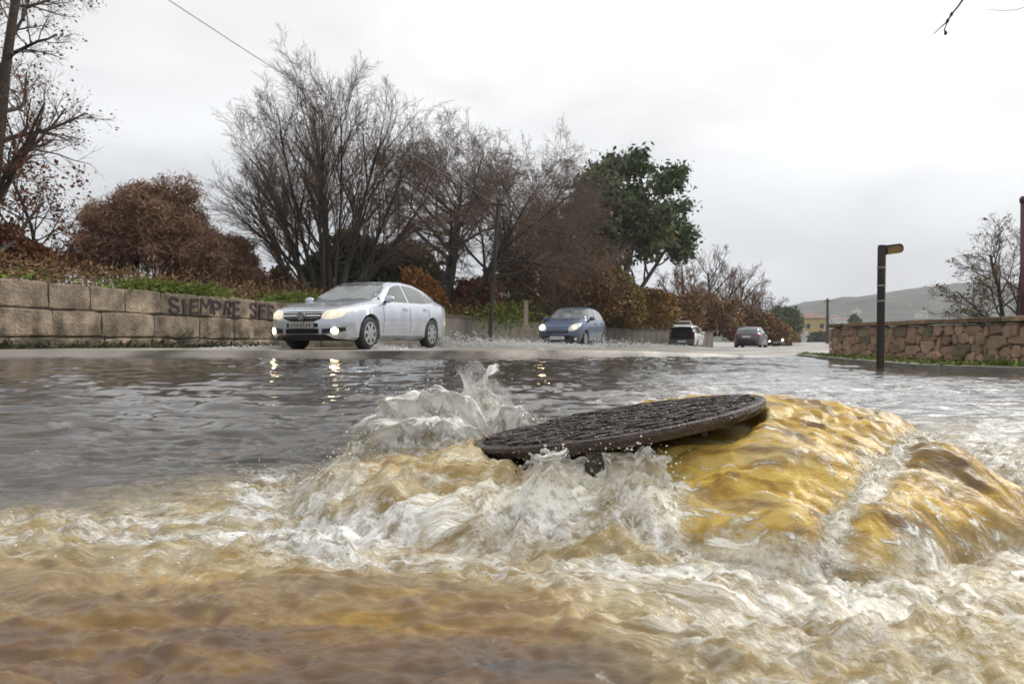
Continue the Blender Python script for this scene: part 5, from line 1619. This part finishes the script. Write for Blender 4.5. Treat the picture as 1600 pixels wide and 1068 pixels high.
# --- 4. tree at the left edge, a few dead leaves still on it
b0 = bz(-22, 440, 17.5)
P4 = dict(levels=5, seg=[8, 6, 4, 3, 2], wob=[.025, .12, .16, .18, .2], up=[.03, .03, .02, .01, 0], tip=[.4, .3, .3, .35, .4], n=[20, 8, 6, 4], start=[.10, .2, .15, .1], ang=[.85, .65, .6, .6], lr=[.29, .52, .55, .6], rr=[.5, .58, .6, .65], rmin=.0045)
plant('bare_tree', 'knotty bare tree with scattered dead leaves at the near end of the granite wall', 'tree', b0, P4, 31,
      [(vec(1, 1), 9.6, .19, (0, 0, -.5))], M_BARK, M_TW1, 2, leaf=[(M_LFRED, 3, .16, .045, .30, dict(el=1.4)), (M_LFRED, 12, .16, .06, .6, dict(zmax=2.9, el=1.4))])
b0 = bz(62, 428, 20)
P4b = dict(levels=4, seg=[6, 4, 3, 2], wob=[.08, .14, .18, .2], up=[.03, .03, .02, .01], tip=[.3, .3, .35, .4], n=[12, 6, 5], start=[.25, .2, .15], ang=[.75, .65, .6], lr=[.40, .5, .55], rr=[.5, .58, .6], rmin=.005)
plant('sapling', 'slender bare sapling with a few dead leaves, just above the granite wall', 'tree', b0, P4b, 33, [(vec(5, 0), 3.3, .07, (0, 0, -.3))], M_BARK, M_TW1, 1,
      leaf=[(M_LFRED, 5, .10, .05, .5, dict(el=1.4))])

# --- 5. red-brown twiggy bushes
PB = dict(levels=4, seg=[5, 4, 3, 2], wob=[.07, .11, .15, .2], up=[.05, .06, .05, .03], tip=[.4, .35, .4, .4], n=[9, 7, 6], start=[.06, .08, .08], ang=[.48, .5, .5], lr=[.46, .52, .58], rr=[.55, .6, .6], rmin=.0085)
def bush(px, py, d, wpx, hpx, seed, label, nst=9, twm=M_TW2, barkm=M_BARK, leaf=None, P=PB, name='shrub', cat='bush', group=None, fuzzy=False):
    b_ = bz(px, py, d)
    r_ = random.Random(seed)
    Wm, Hm = wpx / FPX * d, hpx / FPX * d
    st_ = []
    nst = int(nst * (3.0 if fuzzy or not leaf else 1.3))
    for k in range(nst):
        f = (k + .5) / nst * 2 - 1 + r_.uniform(-.1, .1)
        g_ = r_.uniform(-1, 1)
        rr = min(1.0, math.hypot(f, g_ * .6))
        top_ = Hm * math.sqrt(max(.12, 1 - .86 * rr * rr)) * .74 * r_.uniform(.75, 1.06)
        st_.append(((f * Wm * .16 / max(top_, .1), g_ * .2, 1), top_, .014 + .004 * Hm, (f * Wm * .34, g_ * Wm * .25, -.25)))
    return plant(name, label, cat, b_, P, seed, st_, barkm, twm, 1, leaf=leaf, group=group, sides=(5, 3, 3, 3, 3, 3))


bush(238, 432, 24, 205, 180, 41, 'dense rounded red brown bush, the larger of two beyond the granite wall', 16, leaf=[(M_LFTWG, 7, .13, .024, 1.0, dict(el=7))], fuzzy=True)
bush(338, 442, 27, 135, 98, 42, 'lower red brown thicket sloping down beside the larger rounded bush', 12, leaf=[(M_LFTWG, 7, .12, .024, 1.0, dict(el=7))], fuzzy=True)
bush(118, 430, 23, 110, 80, 43, 'scruffy brown bush between the sapling and the rounded red brown bush', 8, M_TW1, leaf=[(M_LFRED, 2, .12, .05, .4, dict(el=1.4))])
bush(22, 424, 19, 90, 90, 44, 'russet leafed bush at the foot of the knotty bare tree', 8, M_TW2, leaf=[(M_LFRED, 14, .14, .07, .9, dict(el=1.4))])
bush(432, 458, 30, 90, 55, 45, 'small dark brown scrub behind the lettered end of the wall', 8, M_TW2, leaf=[(M_LFBRN, 4, .15, .09, .8, dict(el=1.5))])
bush(560, 475, 36, 150, 130, 46, 'dark green and brown scrub behind the stems of the tall bare tree', 9, M_TW1, leaf=[(M_LFDRK, 16, .22, .12, .9, dict(el=1.6))])
bush(640, 470, 42, 120, 100, 47, 'dull olive scrub between the tall bare tree and the leaning trunk', 8, M_TW1, leaf=[(M_LFDRK, 14, .24, .13, .6, dict(el=1.6)), (M_LFBRN, 8, .24, .13, .9, dict(el=1.6))])
bush(656, 484, 31.5, 66, 72, 48, 'bright orange dry bush glowing beside the foot of the leaning trunk', 7, M_TW2, leaf=[(M_LFORG, 14, .13, .09, .95, dict(el=2.2))])
bush(735, 492, 33.5, 90, 75, 49, 'dark reddish bramble under the leaning trunk', 8, M_TW2, leaf=[(M_LFRED, 8, .16, .09, .8, dict(el=1.5))])
bush(800, 492, 36, 90, 150, 50, 'tall thin brown bush behind the utility pole', 7, M_TW3, leaf=[(M_LFOCH, 3, .2, .08, .4, dict(el=1.5))])
bush(850, 498, 38, 130, 215, 51, 'big purple brown bare thicket between the pole and the evergreen', 13, M_TW3, leaf=[(M_LFBRN, 5, .22, .09, .30, dict(el=1.5)), (M_LFORG, 4, .20, .08, .14, dict(el=1.5, zmax=2.6))])
bush(905, 500, 39.5, 110, 175, 52, 'dark brown leafy thicket right behind the blue hatchback', 11, M_TW3, leaf=[(M_LFBRN, 7, .22, .10, .40, dict(el=1.5)), (M_LFORG, 6, .2, .09, .22, dict(el=1.5, zmax=2.6)), (M_LFDRK, 7, .2, .10, .22, dict(el=1.5))])
bush(955, 505, 41, 90, 95, 53, 'yellow ochre leafy bush below the evergreen', 8, M_TW3, leaf=[(M_LFOCH, 14, .20, .11, .9, dict(el=1.6))])
bush(1010, 508, 43, 90, 80, 54, 'rusty orange leafy bush just before the open white car', 8, M_TW3, leaf=[(M_LFORG, 6, .2, .11, .55, dict(el=1.6)), (M_LFOCH, 8, .2, .11, .8, dict(el=1.6))])

# --- 6. the bare row down the street
PF = dict(levels=5, seg=[5, 5, 4, 3, 2], wob=[.06, .10, .13, .16, .2], up=[.02, .03, .02, .02, .01], tip=[.45, .3, .3, .35, .4], n=[8, 6, 5, 4], start=[.25, .2, .15, .1], ang=[.70, .6, .55, .6], lr=[.66, .55, .55, .6], rr=[.55, .58, .6, .65], rmin=.012)
for i, (px_, py_, d_, h_, lb, tm) in enumerate([
        (1068, 512, 52, 110, 'brown bare tree close beside the evergreen, behind the open white car', M_TW2),
        (1118, 516, 58, 128, 'wide grey bare tree, tallest of the row beyond the evergreen', M_TW3),
        (1152, 520, 64, 105, 'bare tree with reddish twigs above the dark plum hatchback', M_TW2),
        (1186, 524, 72, 78, 'last and lowest bare tree of the row before the yellow house', M_TW3)]):
    Hm = h_ / FPX * d_
    plant('bare_tree', lb, 'tree', bz(px_, py_, d_), PF, 60 + i, [(vec(4 * (i - 1), 3), Hm * .78, .18, (0, 0, -.5)), (vec(-16, 5), Hm * .68, .13, (-.3, 0, -.5)), (vec(18, -5), Hm * .66, .13, (.3, 0, -.5))], M_BARK, tm, 2, group=None)
for i, (px_, py_, d_, w_, h_, lb, tm, lf) in enumerate([
        (1060, 516, 50, 90, 70, 'purple brown scrub just beyond the open white car', M_TW2, M_LFBRN),
        (1118, 522, 55, 100, 75, 'dense brown scrub between the open white car and the plum hatchback', M_TW2, M_LFBRN),
        (1178, 530, 62, 80, 60, 'brown scrub right beyond the plum hatchback', M_TW2, M_LFBRN),
        (1206, 540, 84, 44, 44, 'ochre bush behind the far glaring headlights', M_TW3, M_LFOCH),
        (1230, 538, 150, 20, 26, 'tan bush in front of the yellow house', M_TW3, M_LFOCH),
        (1281, 537, 170, 13, 14, 'dull green bush at the foot of the yellow house', M_TW3, M_LFDRK)]):
    bush(px_, py_, d_, w_, h_, 70 + i, lb, 7, tm, leaf=[(lf, 9, .25 * d_ / 55, .14 * d_ / 55, .8, dict(el=1.5))], P=dict(PB, rmin=.016, levels=4))
bush(1226, 520, 110, 26, 46, 81, 'small dark conifer by the end of the bare tree row', 5, M_TW1, leaf=[(M_LFEUC, 26, .5, .3, .95, dict(el=1.6))], P=dict(PB, rmin=.02, levels=4), name='conifer', cat='tree')
bush(1335, 512, 140, 9, 24, 82, 'little dark conifer peeping over the far end of the rubble wall', 3, M_TW1, leaf=[(M_LFEUC, 14, .22, .2, .95, dict(el=1.6))], P=dict(PB, rmin=.02, levels=4), name='conifer', cat='tree')

plant('bare_tree', 'hazy grey brown bare tree standing between the leaning trunk and the evergreen', 'tree', bz(846, 500, 40), PF, 66, [(vec(-3, 3), 7.4, .2, (0, 0, -.5)), (vec(-16, 5), 6.6, .15, (-.3, 0, -.5)), (vec(12, -5), 6.6, .15, (.3, 0, -.5))], M_BARK, M_TW3, 2)

# --- 7. bare tree behind the rubble wall
b0 = bz(1574, 505, 13.5)
P7 = dict(levels=5, seg=[6, 6, 4, 3, 2], wob=[.06, .13, .16, .18, .2], up=[.02, .01, .005, .0, 0], tip=[.4, .3, .3, .35, .4], n=[11, 8, 5, 4], start=[.15, .2, .15, .1], ang=[.8, .6, .6, .6], lr=[.62, .5, .5, .55], rr=[.5, .58, .6, .65], rmin=.0035)
plant('bare_tree', 'spindly bare tree spreading behind the rubble wall', 'tree', b0, P7, 91, [(vec(-6, 0), 1.9, .05, (0, 0, -.5)), (vec(14, 4), 2.0, .045, (.1, 0, -.5)), (vec(-52, 0), 1.35, .028, (0, 0, -.25))], M_BARKG, M_TW3, 2,
      leaf=[(M_LFOCH, 2, .05, .028, .10, dict(el=1.6))])

# --- far-off wood closing the gaps behind the bank
rr_ = np.random.default_rng(77); n_ = 48000
u = rr_.random(n_)
xx = -46 + 62 * u; yy = 46 + 12 * rr_.random(n_) + .25 * (xx + 20)
hh = 3.0 + 1.6 * fbm(xx * .22, xx * 0, 6, 3)
c = np.stack([xx, yy, .4 + hh * rr_.random(n_) ** .8], -1)
v, f, t = leaves(c, .42, 78, elong=1.6)
tag(np_mesh('distant_wood', v, f, M_LFBRN, smooth=False, attrs={'tone': t}), 'brown winter wood closing the gaps beyond the granite wall', 'wood', kind='stuff')

# --- 8. weeds and grasses
def weeds(name, label, cat, spots, m, size, seed, kind='stuff', el=2.4, droop=0, spread=(.5, .3, .12)):
    rr_ = np.random.default_rng(seed)
    c = np.concatenate([np.array(q)[None] + rr_.normal(0, 1, (n_, 3)) * np.array(spread) * np.array([1, 1, 1]) for q, n_ in spots])
    v, f, t = leaves(c, size, seed, elong=el, droop=droop)
    return tag(np_mesh(name, v, f, m, smooth=False, attrs={'tone': t}), label, cat, kind=kind)
sp = []
for t in np.arange(.5, wp.s[6], .16):
    q, d_, nn = wp.at(t)
    k = pnoise(np.array([t * .45]), np.array([.3]), 7)[0]
    amt = max(0, k * 2.0 - .12)
    if q.y < 25:
        sp.append(((q.x - nn.x * .5, q.y - nn.y * .5, wtop(t) + .03 + .10 * amt), int(6 + 420 * min(amt, .7))))
weeds('weeds', 'green weeds and grass trailing along the top of the granite wall', 'weeds', sp, M_LFGRN, .038, 4, spread=(.28, .28, .085))
sp = []
for t in np.arange(wp.s[5], wp.s[8], .35):
    q, d_, nn = wp.at(t)
    sp.append(((q.x - nn.x * .7, q.y - nn.y * .7, wtop(t) + .1), 50))
weeds('undergrowth', 'dull green and brown undergrowth along the top of the rendered wall', 'undergrowth', sp, M_LFOCH, .08, 5, spread=(.4, .4, .2))
sp = []
for t in np.arange(.5, wp.s[6], .3):
    q, d_, nn = wp.at(t)
    sp.append(((q.x - nn.x * 2.2, q.y - nn.y * 2.2, wtop(t) + .36), 320))
weeds('undergrowth', 'low brown brambles behind the granite wall, under the rounded bushes', 'undergrowth', sp, M_LFBRN, .036, 15, spread=(.5, .5, .20))
q = bz(790, 492, 31)
weeds('ivy', 'patch of green ivy on the wall beside the pale concrete post', 'ivy', [((q.x, q.y, q.z), 900)], M_LFGRN, .07, 8, spread=(.75, .3, .32))
sp = []
for y_ in np.arange(7.5, 17.5, .12):
    ex = float(np.interp(y_, [e_[1] for e_ in edge], [e_[0] for e_ in edge]))
    amt = .35 + .65 * max(0, pnoise(np.array([y_ * .8]), np.array([2.]), 9)[0]) + (1.2 if 9.0 < y_ < 9.9 else 0)
    sp.append(((ex + .22, y_, vz(y_) + .015), int(34 * amt)))
    if y_ < 15: sp.append(((6.88, y_, vz(y_) + .03), int(24 * amt)))
weeds('grass', 'short wet grass along the verge below the rubble wall', 'grass', sp, M_LFGRN, .024, 6, spread=(.09, .08, .016))
# mossy debris at the foot of the granite wall
q = at(300, 538, 16.6)
mb = MB(); rgd = random.Random(5)
for k in range(14):
    a_ = Vector((rgd.uniform(-.45, .45), rgd.uniform(-.2, .1), rgd.uniform(-.05, .12))); dv = Vector((rgd.uniform(-.5, .5), rgd.uniform(-.2, .2), rgd.uniform(-.1, .3)))
    mb.tube([a_, a_ + dv * .5, a_ + dv], [.012, .01, .005], 5)
o = mb.build('driftwood', M_BARK); o.location = (q.x, q.y, q.z)
tag(o, 'tangle of dark broken branches washed against the foot of the granite wall', 'branches')
weeds('moss', 'dark moss and weeds at the waterline of the granite wall', 'moss', [((wp.at(t)[0].x + wp.at(t)[2].x * .06, wp.at(t)[0].y + wp.at(t)[2].y * .06, wbase(t) + .08), 22) for t in np.arange(9.2, 17.6, .16)], M_LFDRK, .05, 12, spread=(.10, .10, .055))

v, f = tubes(polys, 4)
tag(np_mesh('water_strands', v, f, M_DROP), 'thin strands of water flung up beside the tilted manhole cover', 'water strands', kind='stuff')

# ================================================================ air
mh, nt, b = nodes('damp_air')
nt.nodes.remove(b)
pv = nt.nodes.new('ShaderNodeVolumePrincipled')
pv.inputs['Color'].default_value = (.93, .95, 1.0, 1); pv.inputs['Density'].default_value = 0.0004
pv.inputs['Anisotropy'].default_value = .1
nt.links.new(pv.outputs[0], nt.nodes['Material Output'].inputs['Volume'])
mb = MB(); mb.box((0, 950, 60.4), (4200, 2200, 127.6))
o = mb.build('haze', mh); tag(o, 'thin damp haze veiling the far hills', 'haze', kind='stuff')
